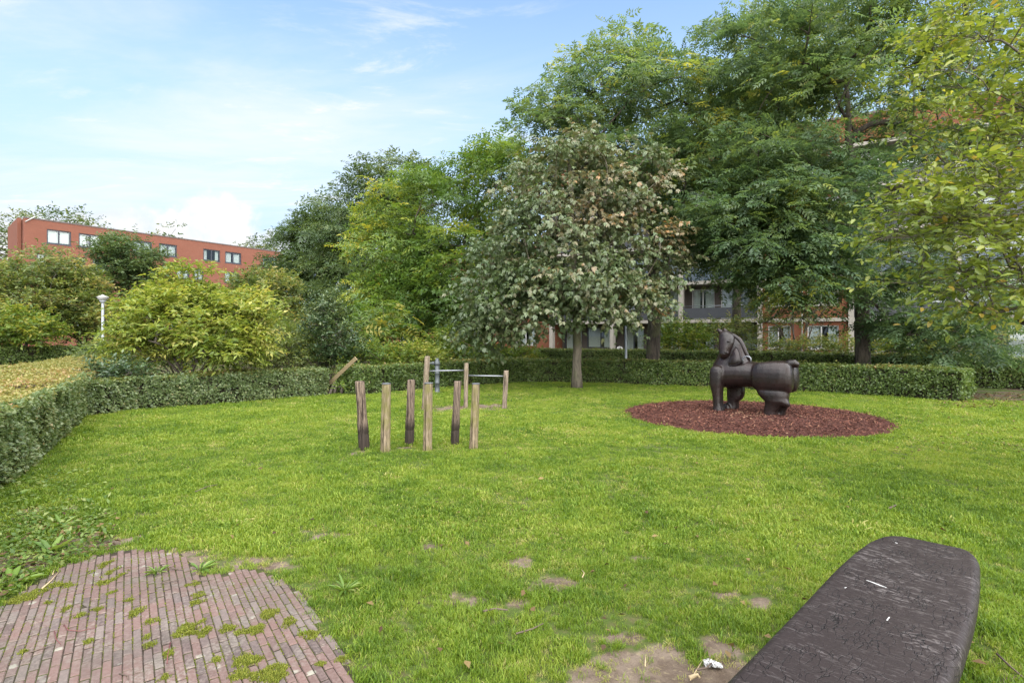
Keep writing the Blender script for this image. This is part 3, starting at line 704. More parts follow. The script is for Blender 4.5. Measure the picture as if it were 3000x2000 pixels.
def wall_with_holes(mb, x0, x1, z0, z1, holes, y0, y1):
    """solid wall slab from x0..x1, z0..z1 with rectangular holes, as butted boxes"""
    xs = sorted({x0, x1, *[h[0] for h in holes], *[h[1] for h in holes]}); zs = sorted({z0, z1, *[h[2] for h in holes], *[h[3] for h in holes]})
    for zi in range(len(zs) - 1):
        run = None
        for xi in range(len(xs) - 1):
            cx, cz = (xs[xi] + xs[xi + 1]) / 2, (zs[zi] + zs[zi + 1]) / 2
            solid = not any(h[0] < cx < h[1] and h[2] < cz < h[3] for h in holes)
            if solid and run is None: run = xs[xi]
            if (not solid or xi == len(xs) - 2) and run is not None:
                mb.box(run, xs[xi + 1] if solid else xs[xi], y0, y1, zs[zi], zs[zi + 1]); run = None
def window(parent, x0, x1, z0, z1, y, mat_frame, mullions=(.5,), curtain=.6, fw=.07, sill=None, seed=0, name='window'):
    """window > pane, curtain, sill; y is the outer face of the frame"""
    f = MB(); f.box(x0, x1, y, y + .09, z0, z0 + fw); f.box(x0, x1, y, y + .09, z1 - fw, z1); f.box(x0, x0 + fw, y, y + .09, z0 + fw, z1 - fw); f.box(x1 - fw, x1, y, y + .09, z0 + fw, z1 - fw)
    for k in mullions:
        xm = x0 + (x1 - x0) * k; f.box(xm - fw * .55, xm + fw * .55, y + .002, y + .088, z0 + fw, z1 - fw)
    fo = f.build(name, mat_frame, parent)
    cuts = [x0 + fw] + [x0 + (x1 - x0) * k for k in mullions] + [x1 - fw]
    for a, b in zip(cuts[:-1], cuts[1:]): MB().box(a, b, y + .040, y + .048, z0 + fw * .98, z1 - fw * .98).build('pane', M_glass, fo)
    r = random.Random(seed)
    if curtain > 0:
        c = MB(); n = 24; spans = []
        w = (x1 - x0) * curtain * .5
        spans = [(x0 + fw, x0 + fw + w * r.uniform(.7, 1.2)), (x1 - fw - w * r.uniform(.7, 1.2), x1 - fw)]
        if curtain >= 1: spans = [(x0 + fw, x1 - fw)]
        for a, b in spans:
            c = MB()
            pts = [(a + (b - a) * k / n, y + .2 + .03 * math.sin(k * 1.9 + a * 7)) for k in range(n + 1)]
            b0 = len(c.v); c.add([(x, yy, z) for z in (z0 + .03, z1 - .03) for x, yy in pts], [(k, k + 1, n + 2 + k, n + 1 + k) for k in range(n)], True)
            c.build('curtain', M_curtain, fo)
    if sill: MB().box(x0 - .06, x1 + .06, y - .10, y + .02, z0 - .08, z0 - .002).build('sill', sill, fo)
    return fo

# ---- long brick terrace on the left
def left_building():
    ang = math.atan2(.831, .557); o = empty('brick_terrace', (-48, 62, 0), ang); tag(o, 'long red brick apartment block with dark framed windows beyond the left shrubs', 'building')
    def s_of(px): k = (px - CX) / F; return (62 * k + 48) / (.557 - .831 * k)
    def z_of(px, py): s = s_of(px); return H - (py - CY) / F * (62 + .831 * s)
    c2p = lambda cx: cx / 2.6133
    S0, S1, ZT = s_of(71), s_of(826), 13.9
    top = [(358, 545), (603, 775), (1015, 1165), (1217, 1355), (1557, 1685), (1725, 1848), (2013, 2122)]
    holes = []
    for a, b in top: holes.append([s_of(c2p(a)), s_of(c2p(b)), 11.55, 13.05])
    for s in [(280, 352), (555, 655), (710, 815), (1010, 1110), (1350, 1450), (1480, 1560), (1720, 1830), (2080, 2140)]: holes.append([s_of(c2p(s[0])), s_of(c2p(s[1])), 8.85, 10.35])
    for s in [(300, 420), (560, 680), (1010, 1120), (1350, 1450), (1640, 1740), (1900, 1980)]: holes.append([s_of(c2p(s[0])), s_of(c2p(s[1])), 6.05, 7.5])
    for s in [(500, 620), (805, 920), (940, 1040), (1300, 1400), (1640, 1740)]: holes.append([s_of(c2p(s[0])), s_of(c2p(s[1])), 2.6, 4.4])
    wl = MB(); wall_with_holes(wl, S0, S1, 0, ZT, holes, 0, .32); wl.prism([(S0, .321), (S0 + .3, .321), (S0 + 1.9, 9), (S0 + 1.6, 9)], 0, ZT); wl.box(S1 - .3, S1, .32, 9, 0, ZT); wl.box(S0 + 1.9, S1 - .3, 8.7, 9, 0, ZT)
    wl.build('wall', M_brickL, o)
    # raised end pier on the left, stepping forward
    MB().prism([(S0 - .25, 1.2), (S0 + .1, 1.2), (S0 + 1.7, 9.2), (S0 + 1.0, 9.2)], 0, ZT + .12).prism([(S0 - 1.1, 4.), (S0 + .2, 4.), (S0 + .9, 8.5), (S0 - .3, 8.5)], 0, 9.8).build('end_pier', M_brickL, o)
    rf = MB(); rf.box(S0 + 1.95, S1 - .3, .33, 8.7, ZT - .5, ZT - .3).build('roof', M_bitumen, o)
    MB().box(S0 - .02, S1 + .02, -.05, .4, ZT + .002, ZT + .13).build('coping', M_bitumen, o)
    MB().tube([(S0 + .05, -.1, ZT - .4), (S0 + .9, -.1, ZT + .3)], .05, 6).build('gutter_pipe', M_white, o)
    MB().box(S0 + .75, S1 - .31, 2.2, 2.25, .2, ZT - .6).build('room_backs', M_interior, o)
    for dz in (5.3, 8.1, 10.95): MB().box(S0 + .75, S1 - .31, .33, 2.19, dz, dz + .25).build('floor_slab', M_interior, o)
    for i, (a, b, z0, z1) in enumerate(holes): window(o, a, b, z0, z1, .08, M_dark, (.5,) if b - a > 1.2 else (), (1., .8, .9, 1, .5, .7, .2)[i] if i < 7 else .8, .12, M_dark, i)
    for f in (.42, .63, .93): MB().box(S0 + (S1 - S0) * f, S0 + (S1 - S0) * f + .5, 4, 4.5, ZT - .3, ZT + .8).build('chimney', M_brickL, o)
    return o
left_building()

# ---- gallery flats on the right
def right_building():
    ang = math.atan2(-.522, .853); o = empty('gallery_flats', (13.5, 41, 0), ang); tag(o, 'orange brick apartment block with concrete frame and balconies behind the tall trees', 'building')
    ZF = [0, 2.78, 5.58, 8.38, 11.18, 13.9]; ZT = 15.75; B = 5.4
    cols = [-1.1 + B * k for k in range(-2, 6)]; X0, X1 = cols[0], cols[-1]
    brick_bays = {3, 6}                      # the closed bays; the others are open balconies
    RE = 1.6
    wall = MB(); fr = []; M_recess = plain('dark_recess_wall', (.060, .050, .044), .8, .2)  # one dark tone for the balcony back walls
    for k in range(7):
        a, b = cols[k] + .16, cols[k + 1] - .16
        for fl in range(5):
            z0, z1 = ZF[fl] + (.0 if fl == 0 else .12), ZF[fl + 1] - .12
            closed = k in brick_bays
            if closed:
                hs = [(a + .35, a + 1.75, z0 + .85, z1 - .25), (a + 2.75, a + 4.55, z0 + .85, z1 - .25)]
                wall_with_holes(wall, a, b, z0, z1, hs, .05, .33)
                for h in hs: fr.append((*h, .12, M_white, (.45,), .7, k * 10 + fl))
            else:
                hs = [(a + .25, a + 1.9, z0 + .08, z1 - .25), (a + 2.35, a + 4.9, z0 + (.08 if (k + fl) % 2 else .7), z1 - .25)]
                recess = MB(); wall_with_holes(recess, a - .158, b + .158, z0, z1, hs, RE, RE + .25); recess.build('balcony_wall', M_recess, o)
                for h in hs: fr.append((*h, RE + .06, M_white if fl > 0 else M_dark, (.48,), .75, k * 10 + fl))
    wall.box(X0 + .2, X1 - .2, .06, .36, ZF[5] + .3, ZT); wall.box(X0 - .18, X0 - .162, .0, .02, 0, .1)
    wall.box(X0 + .0, X0 + .2, .37, 9, 0, ZT); wall.box(X1 - .2, X1, .37, 9, 0, ZT); wall.box(X0 + .2, X1 - .2, 8.8, 9, 0, ZT)
    wall.build('wall', M_brickR, o)
    MB().box(X0 + .2, X1 - .2, .37, 8.8, ZT - .4, ZT - .2).build('roof', M_bitumen, o)
    MB().box(X0 - .05, X1 + .05, -.02, .45, ZT + .002, ZT + .14).build('coping', M_bitumen, o)
    MB().box(X0 + .21, X1 - .21, 3.5, 3.55, .1, ZT - .5).build('room_backs', M_interior, o)
    for fl in range(1, 6):
        MB().box(X0 + .21, X1 - .21, -.12, 3.49, ZF[fl] - .115, ZF[fl] + .115).build('floor_slab', M_conc, o)
    for c in cols: MB().box(c - .155, c + .155, -.16, .3, 0, ZF[5] + .25).build('column', M_conc, o)
    for i, (a, b, z0, z1, y, mt, mu, cu, sd) in enumerate(fr): window(o, a, b, z0, z1, y, mt, mu, cu, .07, M_conc if y < 1 else None, sd)
    for k in range(7):
        if k in brick_bays: continue
        a, b = cols[k] + .2, cols[k + 1] - .2
        for fl in range(1, 5):
            z = ZF[fl] + .12; m = MB(); m.tube([(a, -.08, z + .98), (b, -.08, z + .98)], .025, 6)
            r = m.build('balcony_rail', M_steel if fl == 1 else M_rail, o)
            if fl in (2,): 
                for q in range(9): MB().box(a, b, -.10, -.08, z + .06 + q * .10, z + .14 + q * .10).build('slat', M_blue, r)
            else: MB().box(a + .03, b - .03, -.095, -.085, z + .08, z + .84).build('balcony_panel', M_rail, r)
            for q in range(4): MB().box(a + (b - a) * q / 3 - .02, a + (b - a) * q / 3 + .02, -.075, -.04, z, z + .96).build('post', M_rail, r)
    # blinds / white panels on an upper balcony
    MB().box(cols[4] + .5, cols[4] + 2.0, .8, .85, ZF[4] + .15, ZF[4] + 2.3).build('white_screen', M_white, o)
    MB().tube([(cols[3] + 2.6, -.2, .1), (cols[3] + 2.6, -.2, 13)], .045, 6).build('rain_pipe', M_white, o)
    return o
right_building()
def low_wing():
    ang = math.atan2(-.522, .853); p = Vector((13.5, 41, 0)) + Vector((.853, -.522, 0)) * (-12.2); o = empty('low_brick_wing', p, ang)
    tag(o, 'lower orange brick wing glimpsed through the yellow green tree', 'building')
    hs = []
    for k in range(5):
        for z in (.9, 3.7, 6.5): hs.append((-4.6 * k - 3.6, -4.6 * k - 1.6, z, z + 1.5))
    w = MB(); wall_with_holes(w, -24, -.25, 0, 9.6, hs, .6, .9); w.box(-24, -23.7, .9, 9, 0, 9.6); w.box(-23.7, -.25, 8.7, 9, 0, 9.6); w.build('wall', M_brickR, o)
    MB().box(-24.1, -.25, .5, 1., 9.602, 9.74).build('coping', M_bitumen, o); MB().box(-23.7, -.25, .9, 8.7, 9.1, 9.3).build('roof', M_bitumen, o); MB().box(-23.6, -.3, 2.6, 2.65, .1, 9.05).build('room_backs', M_interior, o)
    for i, h in enumerate(hs): window(o, *h, .66, M_white, (.5,), .7, .07, M_conc, i)
low_wing()

# ------------------------------------------------------------------ hedges
L_hedge = leaf_mat('hedge_leaf', [(0, (.055, .090, .028)), (.4, (.12, .170, .062)), (.75, (.195, .23, .10)), (1, (.29, .24, .11))], .40, .5, .35)
L_hedge_top = leaf_mat('hedge_top_leaf', [(0, (.10, .125, .03)), (.4, (.195, .20, .055)), (.75, (.27, .235, .08)), (1, (.33, .20, .11))], .5, .4, .3)
L_hedge_dark = leaf_mat('dark_hedge_leaf', [(0, (.045, .078, .020)), (.45, (.095, .148, .036)), (.8, (.15, .20, .055)), (1, (.22, .19, .07))], .42, .45, .35)
L_hedge_mix = leaf_mat('mid_hedge_top_leaf', [(0, (.05, .08, .02)), (.5, (.10, .135, .035)), (.85, (.2, .2, .06)), (1, (.3, .2, .09))], .45, .4, .3)
M_core = plain('hedge_twigs_and_core', (.03, .027, .018), .95, .1, 0, .25, 30)
CORNER = HB[2]
hedge('hedge', 'wide low hedge with a yellow brown clipped top along the left of the lawn',
      [HZ, HB[0], HB[1], HB[2], (CORNER.x - 1.1, CORNER.y + 2.6), (-17.2, 24.6), (-18.6, 24.2), (-14.3, 15.8), (-11.6, 9.5), (-8.8, HZ.y)], .94, L_hedge, M_core, 1, .050, 4000, 1150, 'clipped hedges round the lawn', L_hedge_top, ragged=.07, skip=(5, 6, 7, 8, 9))
hedge('hedge', 'short clipped hedge below the yellow green shrub, ending at the gap with the leaning plank', ribbon(H2, .9), .80, L_hedge, M_core, 2, .060, 2900, 1500, 'clipped hedges round the lawn', L_hedge_mix, ragged=.08)
hedge('hedge', 'long clipped hedge curving behind the wooden posts, the brown-leaved tree and the horse sculpture', ribbon(H3, 1.05), .87, L_hedge_dark, M_core, 3, .066, 2000, 1100, 'clipped hedges round the lawn', L_hedge_mix, ragged=.07)
hedge('hedge', 'farther dark clipped hedge in front of the balcony flats, behind the horse\'s hedge', ribbon(H4, 1.2), 1.06, L_hedge_dark, M_core, 4, .075, 1300, 700, 'clipped hedges round the lawn', L_hedge_mix, ragged=.07)
hedge('hedge', 'distant low hedge at the far left below the tall shrubs', ribbon([(-44, 27), (-33, 27.2), (-26.3, 28.2), (-24.6, 34.4), (-22, 40)], 1.1), 1.15, L_hedge_dark, M_core, 6, .10, 650, 450, 'clipped hedges round the lawn', L_hedge_mix, ragged=.07)

# ------------------------------------------------------------------ trees and shrubs
B_dark = bark_mat('dark_bark', (.03, .026, .022), (.085, .07, .055)); B_grey = bark_mat('grey_bark', (.065, .055, .042), (.15, .13, .10), 7); B_brown = bark_mat('brown_bark', (.07, .05, .035), (.17, .125, .085))
B_twig = plain('twig_bark', (.10, .085, .07), .85, .2, 0, .2, 20)
L_rob = leaf_mat('locust_leaf', [(0, (.036, .072, .032)), (.35, (.070, .122, .060)), (.65, (.108, .164, .070)), (.88, (.15, .20, .052)), (1, (.28, .28, .055))], .42, .45, .5)
L_yel = leaf_mat('yellow_locust_leaf', [(0, (.042, .085, .020)), (.35, (.080, .145, .030)), (.65, (.135, .198, .038)), (.87, (.23, .26, .040)), (1, (.36, .32, .05))], .45, .4, .42)
L_dkg = leaf_mat('dull_green_leaf', [(0, (.034, .062, .027)), (.4, (.06, .10, .038)), (.75, (.10, .14, .05)), (1, (.17, .18, .07))], .5, .4, .35)
L_chest = leaf_mat('blotched_leaf', [(0, (.042, .068, .026)), (.3, (.080, .120, .050)), (.55, (.132, .168, .080)), (.72, (.170, .165, .092)), (.9, (.215, .175, .105)), (1, (.31, .18, .075))], .36, .55, .28)
L_fore = leaf_mat('olive_leaf', [(0, (.070, .110, .020)), (.4, (.150, .200, .032)), (.72, (.225, .265, .050)), (.97, (.31, .32, .07)), (1, (.40, .29, .06))], .36, .5, .38)
L_shr = leaf_mat('golden_green_leaf', [(0, (.075, .120, .020)), (.4, (.155, .21, .036)), (.75, (.255, .285, .060)), (1, (.38, .35, .10))], .48, .4, .42)
L_shr2 = leaf_mat('loose_shrub_leaf', [(0, (.050, .078, .022)), (.4, (.10, .14, .040)), (.75, (.165, .195, .055)), (1, (.27, .23, .08))], .5, .4, .4)
L_laur = leaf_mat('evergreen_leaf', [(0, (.018, .040, .016)), (.4, (.04, .075, .032)), (.75, (.08, .12, .05)), (1, (.16, .2, .08))], .32, .55, .2)
L_lime = leaf_mat('fresh_green_leaf', [(0, (.045, .09, .014)), (.4, (.09, .15, .024)), (.75, (.15, .2, .035)), (1, (.28, .26, .05))], .45, .4, .42)
# the cream/green split of the chestnut: browner to the right and the top
def chest_tint(P, rng):
    return .10 * np.clip((P[:, 0] - 2.0) / 2.5, -1, 1.2) + .11 * np.clip((P[:, 2] - 4.6) / 3, -1, 1) + .34 * (vnoise(np.column_stack([P[:, 0] + P[:, 1], P[:, 2]]), .9, 4) - .5)
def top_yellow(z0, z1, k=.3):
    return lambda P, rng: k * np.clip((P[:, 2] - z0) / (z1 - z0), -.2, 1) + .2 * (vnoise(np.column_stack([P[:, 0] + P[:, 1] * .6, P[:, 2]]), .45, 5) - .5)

G_T = 'tall trees behind the hedges'
cb = at(1690, 1137)
plant('chestnut_tree', 'round tree with blotched brown and grey green leaves on a bare pale trunk', 'tree', (cb.x, cb.y),
      [(1690, 560, 18.8, 175, 150), (1640, 720, 18.6, 215, 150), (1460, 885, 18.2, 120, 115), (1590, 880, 17.6, 120, 95), (1865, 770, 18.6, 140, 130), (1830, 540, 19.0, 125, 110), (1790, 880, 18.0, 140, 70), (1560, 620, 19.2, 110, 130), (1700, 460, 18.9, 70, 70), (1410, 970, 18.4, 75, 65), (1520, 760, 18.0, 110, 100), (1700, 830, 17.4, 150, 90)],
      L_chest, B_grey, 21, G_T, .16, None, 320, 18, 4, 'palmate', .150, .46, .58, .75, .012, chest_tint, tint_spread=(.16, .11), droop=.5, spray_len=.42, inner=.5, up=.3, power=.46)
def robinia(label, px, d, ells, mat, seed, boughs, sprays, per, leaf, r, tf=None, **kw):
    return plant('locust_tree', label, 'tree', (xat(px, d), d), ells, mat, B_dark, seed, G_T, r, kw.pop('top', None), boughs, sprays, per, kw.pop('kind', 'pinnate'), leaf, .45, kw.pop('bough_r', .95), .42, .014, tf, spray_len=kw.pop('spray_len', .62), droop=.28, up=.5, tint_spread=kw.pop('tint_spread', (.26, .15)), **kw)
robinia('huge dark green feathery tree with leaning mossy trunk right of the horse sculpture', 2530, 19.6,
        [(2450, 330, 19.4, 290, 250), (2500, 60, 20, 400, 190), (2250, 705, 18.2, 150, 80), (2260, 540, 18.8, 190, 120), (2720, 890, 18.2, 190, 90), (2620, 690, 19, 170, 100), (2910, 320, 20, 180, 240), (2370, 550, 17.8, 125, 95), (2750, 1000, 17.6, 120, 40), (2280, 180, 20, 160, 130), (2370, 780, 17.8, 120, 75), (2370, 680, 18, 100, 65), (2200, 620, 18.4, 130, 70), (2400, 800, 18.4, 60, 45), (2240, 800, 18.6, 80, 50), (2350, 860, 18.2, 90, 50), (2130, 650, 19, 90, 60)],
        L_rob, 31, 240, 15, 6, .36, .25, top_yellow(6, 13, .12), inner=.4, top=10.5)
robinia('tall dark green feathery tree with a stout trunk just right of the brown-leaved tree', 1913, 22.8,
        [(1840, 360, 22.8, 250, 170), (1800, 240, 23.2, 150, 95), (2090, 440, 22.4, 140, 120), (1640, 400, 23.2, 110, 120), (2080, 610, 21.6, 180, 95), (1950, 260, 23.4, 100, 60), (1900, 520, 22, 190, 90), (2110, 720, 21.4, 100, 62)],
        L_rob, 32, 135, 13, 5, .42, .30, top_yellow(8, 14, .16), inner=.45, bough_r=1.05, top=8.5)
robinia('slender dark tree rising behind the two big feathery trees', 2156, 31, [(2190, 310, 31, 160, 140), (2310, 170, 32, 140, 120), (2100, 420, 30.5, 170, 110), (2330, 330, 31, 160, 140)],
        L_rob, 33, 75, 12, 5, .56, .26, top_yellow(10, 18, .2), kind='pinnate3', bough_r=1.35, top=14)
robinia('yellow green feathery tree left of the brown-leaved tree', 1232, 29,
        [(1240, 640, 29, 170, 110), (1430, 560, 29.5, 130, 100), (1170, 780, 28.5, 130, 110), (1360, 800, 28, 190, 100), (1290, 900, 27.5, 240, 70), (1480, 480, 30, 70, 50), (1180, 900, 27.5, 130, 80)],
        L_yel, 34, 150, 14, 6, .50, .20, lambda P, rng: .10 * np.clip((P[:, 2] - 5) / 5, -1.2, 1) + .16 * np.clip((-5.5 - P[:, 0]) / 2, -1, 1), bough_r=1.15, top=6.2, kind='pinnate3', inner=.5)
robinia('tall dull green tree behind the yellow green feathery tree', 1120, 38, [(1140, 555, 38, 95, 85), (1040, 680, 38, 110, 110), (1030, 850, 37, 130, 130), (1180, 660, 38.5, 80, 90)],
        L_dkg, 35, 90, 13, 7, .58, .22, None, bough_r=1.45, top=9, kind='pinnate3', tint_spread=(.2, .15))
robinia('dark bushy tree hiding the right end of the red terrace', 905, 42, [(915, 740, 42, 75, 85), (890, 880, 41, 105, 120), (980, 690, 42.5, 65, 70)],
        L_dkg, 36, 75, 13, 7, .62, .22, lambda P, rng: -.08, bough_r=1.5, top=8, kind='pinnate3', tint_spread=(.15, .13))
def shrub(name, label, px, d, ells, mat, seed, boughs, sprays, per, leaf, cat='shrub', bark=None, **kw):
    return plant(name, label, cat, (xat(px, d), d), ells, mat, bark or B_twig, seed, kw.pop('group', 'shrubs and bushes behind the hedges'), kw.pop('r', .045), kw.pop('top', None), boughs, sprays, per, kw.pop('kind', 'simple'), leaf, kw.pop('lw', .42), kw.pop('bough_r', .5), kw.pop('flat', .7), kw.pop('r_tip', .007), kw.pop('tf', None), kw.pop('stems', 4), **kw)
shrub('flowering_shrub', 'big yellow green many-stemmed shrub rising over the hedge in front of the terrace', 545, 15.6,
      [(555, 960, 15.6, 155, 92), (550, 890, 15.7, 95, 50), (700, 960, 15.4, 75, 80), (400, 1020, 15.2, 62, 50), (660, 1010, 15.2, 105, 60), (520, 825, 15.8, 18, 45), (592, 830, 15.7, 16, 45), (455, 920, 15.5, 62, 62), (740, 905, 16, 40, 45)],
      L_shr, 41, 225, 12, 10, .145, r=.06, stems=8, spray_len=.45, bough_r=.34, kind='simple', lw=.36, droop=.3, inner=.4, tint_spread=(.3, .2), up=.75, fork=.55)
shrub('tall_shrub', 'tall loose olive green shrub at the far left edge, in front of the terrace', 60, 33, [(30, 900, 33, 140, 100), (150, 880, 33.5, 100, 90), (140, 790, 34, 60, 40), (-60, 860, 33, 110, 90)], L_shr2, 42, 190, 14, 9, .21, r=.09, stems=5, spray_len=.7, bough_r=.75, flat=.8, group='tall shrubs in front of the terrace')
shrub('tall_shrub', 'loose olive shrub behind the lamp post, reddish at its right side', 250, 35, [(235, 910, 35, 70, 90), (300, 955, 34, 35, 50), (220, 825, 35.5, 45, 40)], L_shr2, 43, 120, 13, 9, .21, r=.08, stems=5, spray_len=.65, bough_r=.7, flat=.8, tf=lambda P, rng: .12 * np.clip((P[:, 0] + 26) / 2, -1, 1), group='tall shrubs in front of the terrace')
shrub('low_shrub', 'brighter green low shrub at the left picture edge above the far hedge', 20, 30, [(10, 955, 30, 90, 60), (95, 975, 30, 60, 40)], L_lime, 44, 80, 12, 9, .19, stems=4, spray_len=.5, bough_r=.5, group='tall shrubs in front of the terrace')
plant('small_tree', 'round dark green tree standing in front of the terrace windows', 'tree', (xat(375, 50), 50), [(375, 765, 50, 80, 62), (330, 740, 50, 45, 42), (420, 800, 50, 60, 50), (350, 830, 50, 65, 50)], L_dkg, B_dark, 45, G_T, .15, None, 95, 15, 10, 'simple', .28, .45, .9, .8, .02, lambda P, rng: -.05, spray_len=.8, tint_spread=(.15, .15))
shrub('tall_shrub', 'mixed olive shrub between the golden shrub and the dark bushy tree', 790, 30, [(800, 880, 30, 60, 65), (770, 845, 31, 70, 40), (830, 960, 29, 70, 60), (720, 895, 31, 60, 60)], L_shr2, 46, 130, 13, 9, .20, stems=5, spray_len=.55, bough_r=.65, r=.08, group='tall shrubs in front of the terrace')
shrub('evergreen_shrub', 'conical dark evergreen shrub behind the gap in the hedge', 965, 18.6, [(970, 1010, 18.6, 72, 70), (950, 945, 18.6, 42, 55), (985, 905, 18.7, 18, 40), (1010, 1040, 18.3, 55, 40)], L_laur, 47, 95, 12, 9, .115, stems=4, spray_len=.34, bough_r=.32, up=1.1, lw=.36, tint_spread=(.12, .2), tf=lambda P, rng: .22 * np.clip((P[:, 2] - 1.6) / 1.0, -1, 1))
shrub('sumac', 'pale feathery sumac sprouting over the middle hedge', 1105, 22, [(1080, 970, 22, 55, 55), (1140, 990, 22, 50, 40), (1120, 930, 22, 30, 35)], L_lime, 48, 22, 4, 3, .5, kind='pinnate', lw=.4, stems=5, spray_len=.5, bough_r=.35, droop=.35)
shrub('low_shrub', 'dusty green low bush left of the conical evergreen', 880, 18.5, [(870, 1040, 18.5, 60, 40), (830, 1000, 19, 40, 40), (920, 1060, 18, 30, 22), (740, 1050, 18, 60, 36)], L_shr2, 49, 70, 10, 7, .11, bough_r=.32, spray_len=.35, tint_spread=(.2, .18))
shrub('low_shrub', 'yellow green low bush right of the conical evergreen', 1110, 18.8, [(1090, 1045, 18.8, 62, 28), (1160, 1050, 18.9, 50, 26)], L_lime, 50, 55, 10, 8, .105, bough_r=.30, spray_len=.32)
shrub('low_shrub', 'golden low bush behind the tallest wooden bar post', 1215, 19.5, [(1200, 1045, 19.5, 55, 28), (1250, 1055, 19.5, 50, 22)], L_shr, 51, 50, 10, 8, .11, bough_r=.30, spray_len=.32)
shrub('low_shrub', 'loose green bush behind the horizontal bars', 1330, 22, [(1330, 1010, 22, 68, 48), (1290, 1040, 21.5, 40, 30), (1380, 1045, 21.5, 50, 28)], L_lime, 52, 75, 10, 8, .125, bough_r=.36, spray_len=.4, tf=lambda P, rng: -.06)
shrub('low_shrub', 'bright leafy bush left of the brown-leaved tree trunk', 1450, 23, [(1440, 1045, 23, 40, 24), (1520, 1045, 23.5, 55, 20)], L_lime, 53, 50, 10, 8, .12, bough_r=.3, spray_len=.34)
shrub('low_shrub', 'fresh green bush in front of the ground floor balconies', 1990, 29.5, [(1990, 1000, 29.5, 60, 45), (2040, 1010, 29.5, 50, 36), (1960, 975, 29.5, 30, 30)], L_lime, 54, 60, 11, 8, .16, bough_r=.5, spray_len=.5)
shrub('low_shrub', 'olive bush behind the head of the horse sculpture', 2130, 30, [(2120, 970, 30, 65, 25), (2170, 985, 30, 50, 30)], L_shr2, 55, 40, 9, 7, .16, bough_r=.5, spray_len=.5)
shrub('tall_shrub', 'sparse many-stemmed shrub right of the horse sculpture, in front of the brick bay', 2334, 29, [(2330, 880, 29, 105, 85), (2400, 850, 29, 70, 70), (2260, 920, 29, 65, 60)], L_shr2, 56, 85, 8, 7, .15, stems=9, r=.05, bough_r=.5, spray_len=.5, fork=.7, tf=lambda P, rng: -.05, r_tip=.012)
shrub('low_shrub', 'dark ground bush at the foot of the balcony flats, left of the leaning trunk', 2420, 27, [(2380, 1025, 27, 80, 26), (2470, 1020, 27, 50, 30), (2250, 1025, 27, 50, 24)], L_shr2, 57, 60, 10, 8, .14, bough_r=.4, spray_len=.4)
shrub('low_shrub', 'pale green bush just right of the leaning trunk', 2610, 24, [(2610, 1015, 24, 55, 26), (2680, 1020, 24, 40, 22)], L_lime, 58, 45, 10, 8, .13, bough_r=.36, spray_len=.36)
shrub('low_shrub', 'spiky green bush in front of the dark patio window at the right', 2840, 24, [(2840, 975, 24, 60, 45), (2800, 1020, 23.5, 60, 28), (2890, 1000, 23.5, 50, 34)], L_shr2, 59, 65, 10, 8, .13, bough_r=.4, spray_len=.45)
shrub('low_shrub', 'dark low plant under the golden shrub, against the wide hedge', 340, 13.6, [(345, 1095, 13.6, 60, 24)], L_laur, 60, 30, 9, 8, .10, bough_r=.25, spray_len=.3)
shrub('low_shrub', 'weedy green growth filling the hedge gap by the leaning plank', 1000, 16.8, [(1000, 1140, 16.6, 26, 14), (1010, 1090, 17.6, 34, 18)], L_lime, 61, 22, 8, 7, .07, bough_r=.2, spray_len=.22)
shrub('low_shrub', 'dark bushes filling the bed behind the golden shrub', 520, 21, [(420, 1040, 21, 110, 40), (600, 1040, 21, 110, 40), (300, 1050, 20, 60, 30)], L_shr2, 62, 90, 10, 8, .15, bough_r=.45, spray_len=.45, tf=lambda P, rng: -.1)
shrub('low_shrub', 'dark mixed bushes in the bed between the golden shrub and the conical evergreen', 790, 23, [(740, 1020, 23, 80, 50), (860, 1010, 24, 80, 55)], L_shr2, 63, 80, 10, 8, .16, bough_r=.45, spray_len=.45, tf=lambda P, rng: -.12)
G_F = 'far trees behind the terrace'
def far(label, px, d, ells, seed, n=40, mat=None, leaf=.42): plant('far_tree', label, 'tree', (xat(px, d), d), ells, mat or L_dkg, B_dark, seed, G_F, .2, None, n, 9, 5, 'simple', leaf, .45, 1.4, .6, .03, None, spray_len=1.0)
far('broad tree showing above the left end of the terrace roof', 160, 78, [(170, 660, 78, 100, 38), (70, 690, 76, 60, 50), (235, 680, 78, 45, 25)], 71, 60)
far('tree at the left picture edge beyond the end of the terrace', 10, 72, [(0, 730, 72, 45, 60), (-60, 720, 72, 70, 70)], 72, 40)
far('small tree top poking over the middle of the terrace roof', 510, 98, [(510, 690, 98, 26, 30), (480, 720, 98, 40, 25)], 73, 16, None, .5)
far('thin tree tops over the right end of the terrace roof', 780, 104, [(785, 715, 104, 45, 32), (740, 735, 104, 40, 25)], 74, 20, None, .5)

# the overhanging tree at the right edge, nearest the camera
plant('fruit_tree', 'yellow green tree with grey twigs reaching in from the right edge, nearest the camera', 'tree', (7.6, 6.6),
      [(2960, 250, 6.6, 250, 150, 1.3), (2880, 590, 6.2, 190, 90, 1.1), (2960, 700, 6.0, 230, 150, 1.2), (2720, 690, 6.4, 130, 70, .8), (2880, 830, 6.0, 130, 80, .8), (3090, 450, 6.4, 230, 200, 1.3), (2860, 60, 6.6, 110, 70, .9), (3250, 300, 6.8, 250, 380, 1.4), (2990, 900, 6.0, 90, 50, .6)],
      L_fore, B_grey, 81, None, .11, 4.2, 180, 10, 7, 'big', .084, .52, .36, .6, .0042, None, parts_leaf=300, spray_len=.34, tint_spread=(.22, .2), droop=.3, twigs=True, inner=.35, up=.55)

